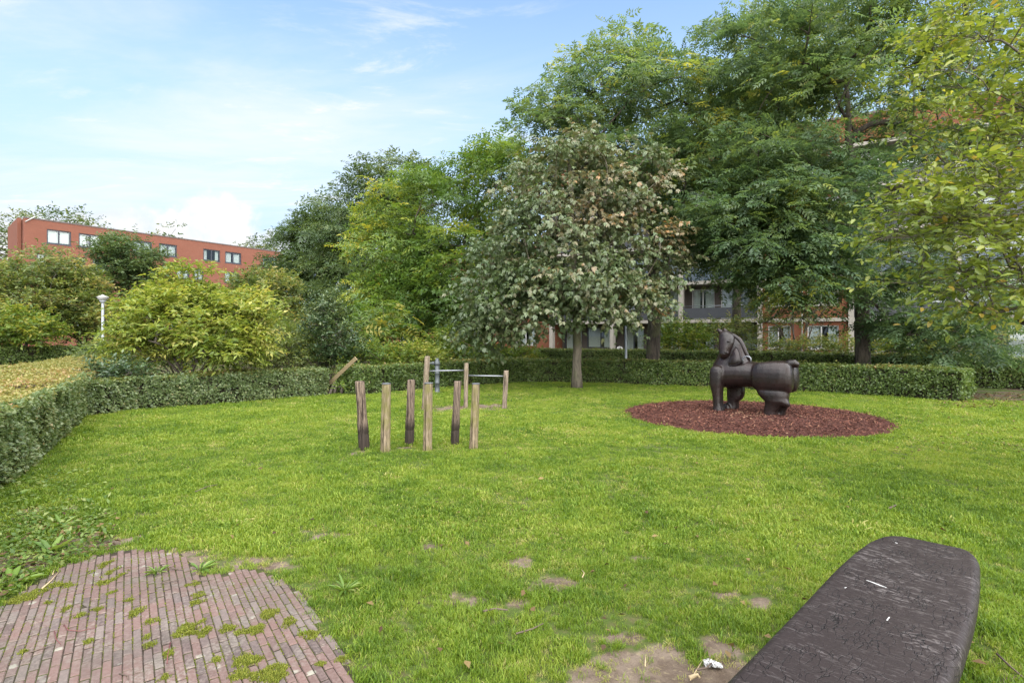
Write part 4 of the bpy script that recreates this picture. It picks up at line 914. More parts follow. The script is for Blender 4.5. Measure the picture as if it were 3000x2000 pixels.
# ------------------------------------------------------------------ horse sculpture
def horse_mat():
    m, t, out = new_mat('dark_bronze_paint'); p = wpos(t); n = t.noise(p, 3, 5, .6); n2 = t.noise(p, 45, 5, .65); n3 = t.noise(p, 14, 3)
    c = t.mix(t.maprange(n, .35, .65), (.0095, .0068, .0064), (.0175, .0102, .0095)); c = t.mix(t.maprange(n2, .55, .8, 0, .4), c, (.030, .025, .024))
    principled(t, out, c, t.maprange(n3, .3, .7, .24, .38, False), .34, 0, bump(t, n2, .3, .012)); return m
M_horse = horse_mat()
HO = at(2205, 1212); HU = Vector((.754, -.659, 0)).normalized(); HV = Vector((HU.y, -HU.x, 0))      # rearward axis; side towards the camera
if HV.dot(Vector((HO.x, HO.y, 0))) > 0: HV = -HV
def hp(cx, cy, v=0.):
    """crop pixel of the sculpture -> (along, across, up) on the plane across = v"""
    X, Y = 2000 + cx / 4.9, 930 + cy / 4.9; r = Vector(((X - CX) / F, 1, (CY - Y) / F)); o = Vector((0, 0, H)) - HO
    k = (v - o.dot(HV)) / r.dot(HV); q = o + r * k; return q.dot(HU), v, q.z
def sgp(x, p): return math.copysign(abs(x) ** p, x)
def loft_x(mb, cols, n=24, p=.8):
    rs = []
    for cx, yt, yb, v, hw in cols:
        l, _, zt = hp(cx, yt, v); _, _, zb = hp(cx, yb, v); zc, hz = (zt + zb) / 2, (zt - zb) / 2
        rs.append([(l, v + hw * sgp(math.cos(2 * math.pi * k / n), p), zc + hz * sgp(math.sin(2 * math.pi * k / n), p)) for k in range(n)])
    mb.rings(rs)
def loft_z(mb, rows, n=24, p=.8):
    rs = []
    for cy, xl, xr, v, hw in rows:
        a, _, z = hp(xl, cy, v); b, _, z2 = hp(xr, cy, v); c, h = (a + b) / 2, (b - a) / 2
        rs.append([(c + h * sgp(math.cos(2 * math.pi * k / n), p), v + hw * sgp(math.sin(2 * math.pi * k / n), p), z) for k in range(n)])
    mb.rings(rs)
def mirror(mb, fn, dv=0.):
    t = MB(); fn(t); mb.add(t.v, t.f, True); mb.add([(x + dv, -y, z) for x, y, z in t.v], [f[::-1] for f in t.f], True)
def fuse(mb, voxel, smooth, it):
    me = mb.mesh('tmp'); bm = bmesh.new(); bm.from_mesh(me); bmesh.ops.recalc_face_normals(bm, faces=bm.faces); bm.to_mesh(me); bm.free()
    o = bpy.data.objects.new('tmp', me); COL.objects.link(o)
    r = o.modifiers.new('r', 'REMESH'); r.mode = 'VOXEL'; r.voxel_size = voxel; r.use_smooth_shade = True
    s = o.modifiers.new('s', 'SMOOTH'); s.factor = smooth; s.iterations = it
    dg = bpy.context.evaluated_depsgraph_get(); out = bpy.data.meshes.new_from_object(o.evaluated_get(dg)); bpy.data.objects.remove(o)
    out.polygons.foreach_set('use_smooth', [True] * len(out.polygons)); return out
def build_horse():
    root = empty('horse_sculpture', HO); root.rotation_euler = (0, 0, math.atan2(HU.y, HU.x)); flip = 1 if HV.dot(Vector((-HU.y, HU.x, 0))) > 0 else -1
    tag(root, 'dark glossy sculpture of a stocky horse with turned head, standing on red wood chips', 'sculpture')
    def put(mb_or_me, name, parent=root, mat=M_horse, vox=None, sm=.5, it=3):
        if isinstance(mb_or_me, MB): me = fuse(mb_or_me, vox, sm, it) if vox else mb_or_me.mesh(name)
        else: me = mb_or_me
        if flip < 0:
            me.transform(Matrix.Diagonal((1, -1, 1, 1))); me.flip_normals()
        me.name = name; return link(name, me, mat, parent)
    b = MB()
    # trunk of the body
    loft_x(b, [(432, 780, 930, 0, .10), (450, 715, 970, 0, .24), (500, 668, 992, 0, .34), (580, 640, 1000, 0, .37), (700, 628, 1000, 0, .38), (850, 622, 995, 0, .38), (950, 625, 995, 0, .37), (1060, 640, 1000, 0, .36), (1200, 650, 1010, 0, .34)])
    # neck, leaning forward and narrowing upward
    loft_z(b, [(760, 450, 1010, 0, .30), (690, 445, 1010, 0, .32), (640, 465, 995, 0, .29), (590, 500, 962, 0, .25), (520, 530, 930, 0, .21), (440, 545, 900, 0, .185), (370, 555, 878, 0, .165), (310, 565, 830, 0, .13), (260, 575, 760, 0, .11), (215, 590, 690, 0, .09), (190, 600, 660, 0, .05)])
    # hindquarters: two rounded halves
    def hind(m): loft_x(m, [(996, 790, 905, .22, .05), (1006, 715, 965, .22, .13), (1035, 668, 1020, .22, .19), (1100, 640, 1062, .22, .215), (1200, 630, 1085, .22, .225), (1320, 626, 1098, .22, .225), (1430, 630, 1102, .22, .22), (1510, 645, 1095, .22, .20), (1555, 690, 1070, .22, .17), (1580, 760, 1020, .22, .11), (1588, 830, 960, .22, .05)], 24, .84)
    mirror(b, hind)
    # near foreleg with a shoulder cap
    def fore(m): loft_z(m, [(688, 462, 535, .31, .04), (700, 432, 562, .31, .09), (725, 412, 582, .31, .125), (770, 402, 590, .31, .145), (860, 398, 588, .31, .155), (960, 402, 578, .31, .155), (1000, 412, 574, .31, .15), (1100, 440, 568, .31, .145), (1220, 452, 570, .31, .145), (1270, 452, 580, .31, .15), (1310, 446, 596, .31, .16), (1350, 436, 598, .31, .165)], 24, .66)
    fore(b)
    # far foreleg, set back
    loft_z(b, [(860, 640, 860, -.22, .12), (960, 640, 880, -.24, .13), (1040, 640, 890, -.25, .13), (1110, 642, 880, -.25, .13), (1160, 645, 850, -.25, .13), (1185, 650, 805, -.25, .13), (1240, 640, 800, -.25, .13), (1312, 600, 800, -.25, .14)], 24, .65)
    loft_z(b, [(1230, 590, 660, -.12, .05), (1270, 580, 690, -.12, .07), (1318, 580, 700, -.12, .08)], 16, .7)
    # near hind leg: thick thigh running down to a square shank, the hock jutting back
    loft_z(b, [(1000, 1080, 1510, .225, .15), (1050, 1072, 1530, .235, .172), (1095, 1090, 1530, .238, .178), (1140, 1130, 1525, .24, .175), (1185, 1180, 1525, .24, .18), (1215, 1190, 1490, .24, .165), (1260, 1186, 1420, .24, .155), (1330, 1176, 1370, .24, .15), (1400, 1164, 1360, .24, .155), (1450, 1148, 1365, .24, .165)], 24, .66)
    loft_z(b, [(1150, 1300, 1500, .30, .06), (1180, 1290, 1520, .30, .10), (1215, 1300, 1540, .29, .11), (1250, 1330, 1545, .28, .10), (1275, 1400, 1535, .28, .05)], 20, .8)
    loft_z(b, [(1270, 1400, 1520, .16, .06), (1340, 1400, 1480, .14, .07), (1448, 1300, 1455, .14, .08)], 20, .75)
    # far hind leg
    loft_z(b, [(1040, 1180, 1500, -.22, .16), (1160, 1230, 1480, -.22, .15), (1250, 1290, 1460, -.22, .13), (1340, 1300, 1430, -.22, .12), (1400, 1300, 1440, -.22, .12)], 20, .7)
    body = put(b, 'body', vox=.016, it=8)
    # head: turned back towards the viewer, muzzle down against the neck
    h = MB()
    loft_z(h, [(186, 590, 650, .03, .06), (205, 545, 690, .05, .12), (240, 532, 730, .07, .16), (300, 530, 752, .10, .175), (360, 528, 750, .12, .18), (420, 527, 728, .14, .18), (470, 530, 704, .16, .17), (520, 534, 690, .18, .165), (560, 544, 672, .17, .15), (590, 560, 655, .14, .12), (606, 580, 630, .13, .06)], 24, .85)
    put(h, 'head', vox=.013, it=6)
    # mane ridge running down the back of the neck
    mn = MB(); mn.tube([hp(x, y, v) for x, y, v in ((640, 200, .03), (740, 262, .05), (815, 318, .06), (862, 400, .06), (900, 490, .06), (945, 575, .05), (985, 640, .04))], [.02, .048, .056, .054, .048, .040, .015], 12); put(mn, 'mane')
    # drop-shaped panel below the cheek, outlined by a raised dark tube, its crease shade in the paint
    pts = [(752, 418), (715, 480), (685, 560), (662, 630), (670, 672), (715, 692), (775, 680), (830, 652), (860, 625), (838, 560), (815, 490), (785, 440)]
    def surf(x, y): l, v, z = hp(x, y, .24); return l, .20 + .11 * max(0, min(1, (y - 420) / 260)), z
    ps = [surf(*q) for q in pts]; cx = [sum(q[i] for q in ps) / len(ps) for i in range(3)]
    pm = MB(); n = len(ps); ring2 = [tuple(q[i] * .82 + cx[i] * .18 + (.028 if i == 1 else 0) for i in range(3)) for q in ps]; back = [(q[0], q[1] - .16, q[2]) for q in ps]
    pm.add(back + ps + ring2, [tuple(range(2 * n, 3 * n))] + [(i, (i + 1) % n, n + (i + 1) % n, n + i) for i in range(n)] + [(n + i, n + (i + 1) % n, 2 * n + (i + 1) % n, 2 * n + i) for i in range(n)], True)
    put(pm, 'cheek_panel')
    gr = MB(); gr.tube([(q[0], q[1] + .012, q[2]) for q in ps + ps[:1]], .011, 6); put(gr, 'groove_shade_line', mat=plain('groove_shadow_paint', (.012, .009, .01), .6, .3))
    for x0, y0, tip in ((592, 205, (500, 152)), (648, 212, (592, 150))):
        e = MB(); a, c2 = hp(x0 - 52, y0 + 40, .07), hp(x0 + 14, y0 + 14, .05); tp = hp(*tip, .05)
        rs = []
        for f, s in ((0, 1), (.45, .85), (.8, .45), (1, .06)):
            cxx = [(a[i] + c2[i]) / 2 * (1 - f) + tp[i] * f for i in range(3)]; w = .075 * s
            rs.append([(cxx[0] + w * math.cos(q * math.pi / 4), cxx[1] + w * .7 * math.sin(q * math.pi / 4), cxx[2] + w * .25 * math.cos(q * math.pi / 4)) for q in range(8)])
        e.rings(rs); put(e, 'ear')
    ey = MB(); c = hp(662, 345, .29); ey.lathe([(.002, -.022), (.030, -.015), (.046, 0), (.030, .015), (.002, .022)], 12); me = ey.mesh('eye'); me.transform(Matrix.Translation((c[0], .295, c[2]))); put(me, 'eye')
    for x, y in ((612, 496), (640, 505)):
        c = hp(x, y, .33); nn = MB(); nn.lathe([(.002, -.024), (.028, -.016), (.038, 0), (.028, .016), (.002, .024)], 10); me = nn.mesh('nostril'); me.transform(Matrix.Translation((c[0], .325, c[2]))); put(me, 'nostril')
    # grab ring on the withers
    rg = MB(); q = [hp(*p_, .27) for p_ in ((866, 655), (866, 610), (868, 580), (885, 562), (922, 556), (958, 563), (976, 582), (978, 610), (975, 640))]; rg.tube(q, .015, 8); put(rg, 'grab_handle', mat=M_steel)
    tl = MB(); tl.tube([hp(*p_, 0.) for p_ in ((1450, 680), (1540, 668), (1610, 660), (1640, 680), (1642, 720))], [.08, .10, .095, .07, .035], 12); put(tl, 'tail', vox=.012)
    hf = MB(); loft_z(hf, [(1400, 1540, 1590, -.05, .04), (1415, 1500, 1612, -.05, .07), (1448, 1465, 1620, -.05, .08)], 16, .8); put(hf, 'rear_foot')
build_horse()

# ------------------------------------------------------------------ dark slab bench
def bench_mat():
    m, t, out = new_mat('crackled_dark_paint'); tc = t.add('ShaderNodeTexCoord'); p = tc.outputs['Object']
    mp = t.add('ShaderNodeMapping'); mp.inputs['Scale'].default_value = (5.5, 1.15, 1); t.link(p, mp.inputs[0]); wob = t.noise(p, 6, 3)
    lines = t.noise(mp.outputs[0], 15, 4, .62, .8)                         # fine ridges across the slab
    mp2 = t.add('ShaderNodeMapping'); mp2.inputs['Scale'].default_value = (.28, 1, 1); t.link(p, mp2.inputs[0])
    sc_ = t.add('ShaderNodeVectorMath'); sc_.operation = 'ADD'; nz = t.add('ShaderNodeTexNoise'); nz.inputs['Scale'].default_value = 9; t.link(p, nz.inputs['Vector'])
    s2 = t.add('ShaderNodeVectorMath'); s2.operation = 'SCALE'; s2.inputs['Scale'].default_value = .09; t.link(nz.outputs['Color'], s2.inputs[0]); t.link(mp2.outputs[0], sc_.inputs[0]); t.link(s2.outputs[0], sc_.inputs[1])
    vo = t.add('ShaderNodeTexVoronoi'); vo.feature = 'DISTANCE_TO_EDGE'; vo.inputs['Scale'].default_value = 30; t.link(sc_.outputs[0], vo.inputs['Vector'])
    crack = t.math('MULTIPLY', t.maprange(vo.outputs['Distance'], .0, .05, 1, 0), t.maprange(wob, .40, .60, .05, 1.))
    worn = t.math('MULTIPLY', t.maprange(lines, .54, .60), t.maprange(t.noise(p, 3.2, 5, .65), .40, .62, .2, 1.))
    base = t.mix(t.noise(p, 12, 5, .6), (.0140, .0100, .0097), (.027, .0195, .0188)); c = t.mix(t.math('MULTIPLY', worn, .5), base, (.17, .152, .148)); c = t.mix(t.math('MULTIPLY', crack, .85), c, (.006, .005, .005))
    vo2 = t.add('ShaderNodeTexVoronoi'); vo2.inputs['Scale'].default_value = 5; t.link(p, vo2.inputs['Vector'])
    hgt = t.math('SUBTRACT', t.math('MULTIPLY', lines, .6), crack)
    principled(t, out, c, t.maprange(lines, .4, .7, .62, .42, False), .24, 0, bump(t, hgt, .7, .008)); return m
def build_bench():
    ZT, TH = .50, .125; a = at(2106, 2000, ZT); b = at(2787, 2000, ZT); mid = (a + b) * .5
    tip_l, tip_r = at(2590, 1562, ZT), at(2850, 1612, ZT); tip = (tip_l + tip_r) * .5; ax = (tip - mid); ax.z = 0; L = ax.length; ax.normalize(); pr = Vector((ax.y, -ax.x, 0))
    root = empty('slab_bench', (mid.x, mid.y, 0), math.atan2(ax.y, ax.x)); tag(root, 'dark brown crackled slab bench with rounded end in the lower right corner', 'bench')
    half = abs((b - mid).dot(pr)); 
    # outline in local axes: x along the bench, y across (left positive); widths read off both edges
    def loc(px, py): q = at(px, py, ZT) - Vector((mid.x, mid.y, ZT)); return q.dot(ax), -q.dot(pr)
    left = [loc(*q) for q in ((2106, 2000), (2255, 1853), (2340, 1767), (2446, 1657), (2500, 1610), (2545, 1578), (2590, 1563))]
    right = [loc(*q) for q in ((2787, 2000), (2829, 1883), (2852, 1810), (2864, 1755), (2872, 1690), (2872, 1640), (2862, 1622), (2840, 1608), (2760, 1588), (2670, 1570))]
    w0 = left[0][1]; w1 = right[0][1]
    prof = [(-.95, .8 * w0), (-.9, w0 * .93), (-.6, w0)] + left + right[::-1] + [(-.6, w1), (-.9, w1 * .93), (-.95, .8 * w1)]
    # loft along the bench: every station is a rounded slab section between the two edges
    xs = [p[0] for p in prof]; x0, x1 = min(xs), max(xs); rs = []; m_ = len(prof)
    def span(x):
        ys = []
        for i in range(m_):
            (ax_, ay_), (bx_, by_) = prof[i], prof[(i + 1) % m_]
            if (ax_ <= x < bx_) or (bx_ <= x < ax_): ys.append(ay_ + (by_ - ay_) * (x - ax_) / (bx_ - ax_))
        return min(ys), max(ys)
    N_ = 90; st = []
    for i in range(N_ + 1):
        f = i / N_; f = .5 - .5 * math.cos(math.pi * f) if f > .5 else f; x = x0 + (x1 - x0) * min(max(f, .002), .999); st.append((x, *span(x)))
    sm = []
    for i, (x, y0, y1) in enumerate(st):
        nb = st[max(0, i - 2):i + 3]; sm.append((x, sum(q[1] for q in nb) / len(nb), sum(q[2] for q in nb) / len(nb)))
    for x, y0, y1 in sm:
        e = min(1, (x1 - x) / .05 + .02); e = math.sqrt(max(0, 1 - (1 - e) ** 2)); w = (y1 - y0) * .5; c = (y0 + y1) * .5; r_ = min(.045, w * .9); th = TH * (.35 + .65 * e); zc = ZT - TH * .5
        ring = []
        for sx, sz, a0 in ((1, 1, 0), (-1, 1, 90), (-1, -1, 180), (1, -1, 270)):
            for k in range(7):
                a_ = R(a0 + 15 * k); ring.append((x, c + sx * (w - r_) + r_ * math.cos(a_), zc + sz * (th * .5 - min(r_, th * .45)) + min(r_, th * .45) * math.sin(a_)))
        rs.append(ring)
    s = MB(); s.rings(rs); me = s.mesh('seat'); bm = bmesh.new(); bm.from_mesh(me); bmesh.ops.recalc_face_normals(bm, faces=bm.faces); bm.to_mesh(me); bm.free()
    M = bench_mat(); link('seat', me, M, root)
    cy_ = (w0 + w1) / 2
    for x in (-.55, L * .68):
        l = MB(); rr = []
        for z, w, t_ in ((0, .15, .09), (.06, .145, .085), (.3, .13, .075), (ZT - TH + .01, .17, .10)): rr.append([(x + t_ * sgp(math.cos(2 * math.pi * k / 16), .6), cy_ + w * sgp(math.sin(2 * math.pi * k / 16), .6), z) for k in range(16)])
        l.rings(rr); l.build('leg', M, root)
    # chalky scrapes and droppings on the seat
    Wm = plain('chalk_white', (.4, .4, .39), .9, .1, 0, .15, 60)
    for pts_, w in ((((2538, 1698), (2560, 1706), (2580, 1714), (2598, 1720)), .005), (((2622, 1588), (2630, 1590)), .009), (((2474, 1721), (2480, 1719)), .005), (((2598, 1816), (2606, 1806)), .005)):
        mk = MB(); q = [at(x, y, ZT + .002) for x, y in pts_]; inv = root.matrix_basis.inverted() if False else None
        R_ = Matrix.Rotation(-math.atan2(ax.y, ax.x), 3, 'Z'); q = [R_ @ (v - Vector((mid.x, mid.y, 0))) for v in q]
        V = []; 
        for i, v in enumerate(q):
            t = (q[min(i + 1, len(q) - 1)] - q[max(i - 1, 0)]).normalized(); sd_ = Vector((-t.y, t.x, 0)) * w * (1 if 0 < i < len(q) - 1 else .5); V += [v + sd_, v - sd_]
        mk.add(V, [(2 * i, 2 * i + 1, 2 * i + 3, 2 * i + 2) for i in range(len(q) - 1)]); mk.build('scuff_mark', Wm, root)
build_bench()

# ------------------------------------------------------------------ wooden posts
def wood_mat(name, pale, dark, green=.0, rot_z=None):
    m, t, out = new_mat(name); p = opos(t); mp = t.add('ShaderNodeMapping'); mp.inputs['Scale'].default_value = (1, 1, .10); t.link(p, mp.inputs[0]); mp2 = t.add('ShaderNodeMapping'); mp2.inputs['Scale'].default_value = (1, 1, .035); t.link(p, mp2.inputs[0])
    n = t.noise(mp.outputs[0], 42, 8, .7, .5); n2 = t.noise(p, 5, 5, .6); sep = t.add('ShaderNodeSeparateXYZ'); t.link(p, sep.inputs[0])
    c = t.mix(t.maprange(n, .36, .62), dark, pale)
    if rot_z: c = t.mix(t.maprange(t.math('ADD', sep.outputs[2], t.math('MULTIPLY', t.math('SUBTRACT', n2, .5), .5)), rot_z[0], rot_z[1], .88, 0), c, (.022, .017, .014))
    if green: c = t.mix(t.math('MULTIPLY', t.maprange(n2, .42, .6), green), c, (.12, .115, .03))
    fc = t.noise(mp2.outputs[0], 30, 6, .7, .3); c = t.mix(t.maprange(fc, .36, .44, .9, 0), c, (.018, .013, .010)); n = t.math('ADD', n, t.maprange(fc, .36, .44, -1.2, 0)); principled(t, out, c, .85, .2, 0, bump(t, n, .9, .012)); return m
M_weath = wood_mat('split_weathered_wood', (.185, .14, .105), (.05, .036, .027), 0, (.25, .55)); M_round = wood_mat('pale_debarked_wood', (.235, .185, .125), (.095, .072, .042), .6); M_bar = wood_mat('grey_wood', (.24, .19, .145), (.105, .08, .058), .15)
M_cap = plain('grey_post_cap', (.075, .08, .085), .6, .35, 0, .15, 25)
def post(px_top, px_bot, wpx, mat, seed, label, band=False, cap=False, name='wooden_post', group='wooden stepping posts in the lawn', taper=.0, split=False):
    b = at(*px_bot); d = b.y; tp = atd(px_top[0], px_top[1], d); r = wpx / F * d * .5; rng = random.Random(seed)
    root = empty(name, (b.x, b.y, 0)); tag(root, label, 'post', group); lean = Vector((tp.x - b.x, rng.uniform(-.02, .02), tp.z)); n = 20; rs = []
    prof = [(-.05, 1.12), (.0, 1.1), (.1, 1.07), (.225, 1.07)]
    if band: prof += [(.235, 1.0), (.25, 1.0), (.26, 1.08), (.36, 1.08), (.5, .94), (.7, .92), (.9, .93), (.985, .92), (1., .86)]
    else: prof += [(.4, 1.03), (.6, 1.0), (.8, .98), (.97, .97), (.995, .94), (1., .90)]
    for f, s in prof:
        c = lean * f; rr = []
        for k in range(n):
            a = 2 * math.pi * k / n; q = r * s * (1 + .05 * math.sin(2 * a + seed) + .03 * math.sin(5 * a + seed * 2 + f * 2) + .018 * math.sin(9 * a + f * 6 + seed))
            if split and f > .25 and abs(((a - 4.9 + .25 * f) + math.pi) % (2 * math.pi) - math.pi) < .17: q *= .70
            rr.append((c.x + q * math.cos(a), c.y + q * math.sin(a), max(c.z, -.05) if f > 0 else f))
        rs.append(rr)
    MB().rings(rs).build('shaft', mat, root)
    if cap: MB().lathe([(r * .9, lean.z - .004), (r * 1.02, lean.z + .002), (r * 1.02, lean.z + .012), (r * .8, lean.z + .017), (.01, lean.z + .018)], 20, (lean.x, lean.y, 0)).build('end_cap', M_cap, root)
    return root, lean, r
post((1055, 1116), (1068, 1318), 28, M_weath, 1, 'deeply split weathered post with dark rotten foot, leftmost of the six lawn posts', True, split=True)
post((1131, 1125), (1129, 1324), 26, M_round, 2, 'smooth greenish capped post next to the deeply split one', cap=True)
post((1205, 1112), (1199, 1305), 25, M_weath, 3, 'reddish weathered post with a dark banded foot, between two capped posts in the middle', True)
post((1256, 1123), (1252, 1320), 26, M_round, 4, 'pale capped post standing in front of the tallest bar post', cap=True)
post((1341, 1116), (1332, 1305), 24, M_weath, 5, 'weathered round-topped post with dark banded foot left of the rightmost capped post', True, split=False)
post((1394, 1125), (1387, 1318), 24, M_round, 6, 'brown streaked capped post, rightmost of the six lawn posts', cap=True)
# somersault bars: three posts and two steel tubes make one frame
def bars():
    spec = [((1252, 1043), (1243, 1198), 15.5), ((1366, 1063), (1364, 1195), 12.5), ((1483, 1085), (1477, 1196), 14)]
    b0 = at(*spec[1][1]); root = empty('somersault_bars', (b0.x, b0.y, 0)); tag(root, 'play frame of three wooden posts stepping down with two steel bars behind the lawn posts', 'play equipment')
    P = []
    for i, (t_, b_, w) in enumerate(spec):
        b = at(*b_); tp = atd(t_[0], t_[1], b.y); r = w / F * b.y * .5; rs = []; off = b - Vector((b0.x, b0.y, 0)); ln = tp - b
        for f, s in ((-.05, 1.1), (0, 1.08), (.15, .98), (.35, 1.02), (.55, 1.0), (.62, 1.06), (.8, 1.02), (.98, 1.0), (1, .9)):
            c = off + ln * f; rs.append([(c.x + r * s * (1 + .06 * math.sin(3 * a + i)) * math.cos(a), c.y + r * s * math.sin(a), c.z) for a in [2 * math.pi * k / 14 for k in range(14)]])
        MB().rings(rs).build('post', M_bar, root); P.append((off, ln, b))
    for i, (pl, pr_) in enumerate((((1258, 1086.5), (1361, 1084.5)), ((1371, 1100), (1477, 1101.5)))):
        a = atd(*pl, P[i][2].y); c = atd(*pr_, P[i + 1][2].y); o_ = Vector((b0.x, b0.y, 0)); d_ = (c - a).normalized()
        MB().tube([a - o_ - d_ * .08, c - o_ + d_ * .08], .019, 10).build('steel_bar', M_steel, root)
bars()
def tap():
    b = at(1281, 1151); root = empty('metal_post', (b.x, b.y, 0)); tag(root, 'dark grey metal post with a short side arm against the hedge behind the bars', 'post'); M = plain('dark_grey_metal', (.07, .08, .085), .5, .4, .3)
    tp = atd(1281, 1058, b.y).z
    m = MB(); m.lathe([(.10, 0), (.10, .03), (.075, .05), (.075, .3), (.082, .305), (.082, .33), (.07, .34), (.07, .6), (.078, .61), (.078, .63), (.07, .64), (.07, tp - .1)], 16); m.build('shaft', M, root)
    MB().lathe([(.085, tp - .11), (.09, tp - .09), (.09, tp - .02), (.06, tp + .02), (.05, tp + .09), (.01, tp + .1)], 16).build('cap', M, root)
    MB().tube([(-.03, 0, tp - .06), (-.30, .0, tp - .06), (-.36, -.02, tp - .07)], .028, 10).lathe([(.04, -.05), (.045, 0), (.04, .05)], 10, (-.13, 0, tp - .06)).build('arm', M, root)
tap()
# leaning plank in the gap of the hedge
def plank():
    b = atd(1043, 1049, 16.4); a = atd(983, 1110, 16.8); lo = a + (a - b) * .85; lo.z = max(lo.z, .0)
    root = MB(); u = (b - lo).normalized(); s = u.cross(Vector((0, 1, 0))).normalized() * .055; t = u.cross(s).normalized() * .022
    vs = [p_ + s * i + t * j - lo for p_ in (lo, b) for i in (-1, 1) for j in (-1, 1)]
    root.add(vs, [(0, 1, 3, 2), (4, 6, 7, 5), (0, 4, 5, 1), (2, 3, 7, 6), (0, 2, 6, 4), (1, 5, 7, 3)])
    o = root.build('leaning_plank', plain('raw_timber', (.20, .155, .09), .8, .2, 0, .15, 12)); o.location = lo; tag(o, 'pale timber plank leaning over the hedge at the gap', 'plank')
plank()
# lamp post at the left, slim pole behind the brown-leaved tree
def lamp():
    d = 30.; c = atd(301, 880, d); root = empty('street_lamp', (c.x, d, 0)); tag(root, 'pale grey street lamp with a dish-shaped head rising beside the golden shrub', 'street lamp'); Mg = plain('pale_grey_metal', (.30, .32, .35), .45, .4, .1); z = c.z
    MB().lathe([(.085, 0), (.085, .9), (.07, .95), (.062, z - .15), (.05, z - .08)], 14).build('pole', Mg, root)
    h = MB(); h.lathe([(.06, z - .16), (.08, z - .10), (.14, z - .05), (.16, z)], 20).build('lamp_neck', Mg, root)
    g_ = MB(); g_.lathe([(.16, z + .002), (.21, z + .06), (.26, z + .14)], 24).build('lamp_glass', plain('opal_glass', (.28, .28, .275), .25, .5), root)
    MB().lathe([(.27, z + .142), (.29, z + .155), (.285, z + .175), (.18, z + .235), (.09, z + .27), (.05, z + .31), (.01, z + .32)], 24).build('lamp_cap', plain('warm_white_paint', (.25, .24, .22), .5, .4), root)
lamp()
def pole():
    b = atd(1834, 1050, 21.6); tp = atd(1834, 925, 21.6); o = MB(); o.lathe([(.055, 0), (.055, .8), (.047, .82), (.047, tp.z + .9)], 12); q = o.build('slim_pole', plain('dull_grey_metal', (.22, .24, .26), .5, .4, .3)); q.location = (b.x, b.y, 0); tag(q, 'slim grey metal pole between the brown-leaved tree and the stout trunk', 'pole')
pole()
# white garden furniture on the ground floor terrace
def furniture():
    d = 37.; c0 = atd(1822, 1020, d); Mw = M_white
    ch = empty('garden_chair', (c0.x, d, 0), R(15)); tag(ch, 'white plastic garden chair on the terrace behind the far hedge', 'chair')
    MB().box(-.25, .25, -.25, .25, .42, .46).build('seat', Mw, ch)
    b = MB(); b.tube([(-.24, .24, .46), (-.23, .3, .8), (-.15, .33, .95), (0, .34, 1.0), (.15, .33, .95), (.23, .3, .8), (.24, .24, .46)], .03, 6)
    for x in (-.12, 0, .12): b.tube([(x, .25, .46), (x, .33, .95)], .025, 5)
    b.build('backrest', Mw, ch)
    for x in (-.22, .22):
        for y in (-.22, .22): MB().tube([(x, y, .43), (x * 1.15, y * 1.15, 0)], .025, 6).build('leg', Mw, ch)
    tb = empty('garden_table', (c0.x + 1.15, d + .2, 0)); tag(tb, 'white garden table beside the plastic chair on the terrace', 'table')
    MB().box(-.75, .75, -.4, .4, .72, .76).build('table_top', Mw, tb)
    for x in (-.65, .65):
        for y in (-.32, .32): MB().tube([(x, y, .72), (x * 1.05, y * 1.05, 0)], .03, 6).build('leg', Mw, tb)
furniture()
def bicycle(px, d, rz, label, col):
    c = atd(px, 1020, d); o = empty('bicycle', (c.x, d, 0), rz); tag(o, label, 'bicycle', 'bicycles parked at the flats'); Mb = plain('bicycle_paint', col, .35, .5); Mt = plain('black_rubber', (.015, .015, .015), .7, .3)
    for x in (-.53, .53):
        w = MB(); n = 28; w.tube([(x + .33 * math.cos(a), 0, .35 + .33 * math.sin(a)) for a in [2 * math.pi * k / n for k in range(n + 1)]], .018, 6, False); wo = w.build('wheel', Mt, o)
        s = MB(); [s.tube([(x, 0, .35), (x + .32 * math.cos(a), 0, .35 + .32 * math.sin(a))], .003, 3) for a in [2 * math.pi * k / 14 for k in range(14)]]; so_ = s.build('spokes', M_steel, wo); so_['kind'] = 'stuff'
    f = MB(); [f.tube(q, .016, 6) for q in ([(-.53, 0, .35), (-.1, 0, .32), (-.22, 0, .85)], [(-.1, 0, .32), (.38, 0, .80)], [(-.2, 0, .8), (.36, 0, .86)], [(-.53, 0, .35), (-.2, 0, .78)], [(.53, 0, .35), (.40, 0, .7), (.34, 0, 1.0)])]; f.build('frame', Mb, o)
    MB().tube([(.34, 0, 1.0), (.30, .1, 1.06), (.12, .27, 1.04)], .014, 6).tube([(.34, 0, 1.0), (.30, -.1, 1.06), (.12, -.27, 1.04)], .014, 6).build('handlebar', M_steel, o)
    MB().rings([[(-.36 + .02, .09 * s, .9), (-.36, .07 * s, .94), (-.1, .02 * s, .95), (-.08, .02 * s, .9)] for s in (-1, -.5, .5, 1)]).build('saddle', Mt, o)
bicycle(2955, 27.5, R(10), 'dark bicycle parked behind the far hedge at the right edge', (.03, .03, .035)); bicycle(2995, 28.2, R(-160), 'bluish bicycle half out of frame behind the far hedge at the right edge', (.09, .12, .16))

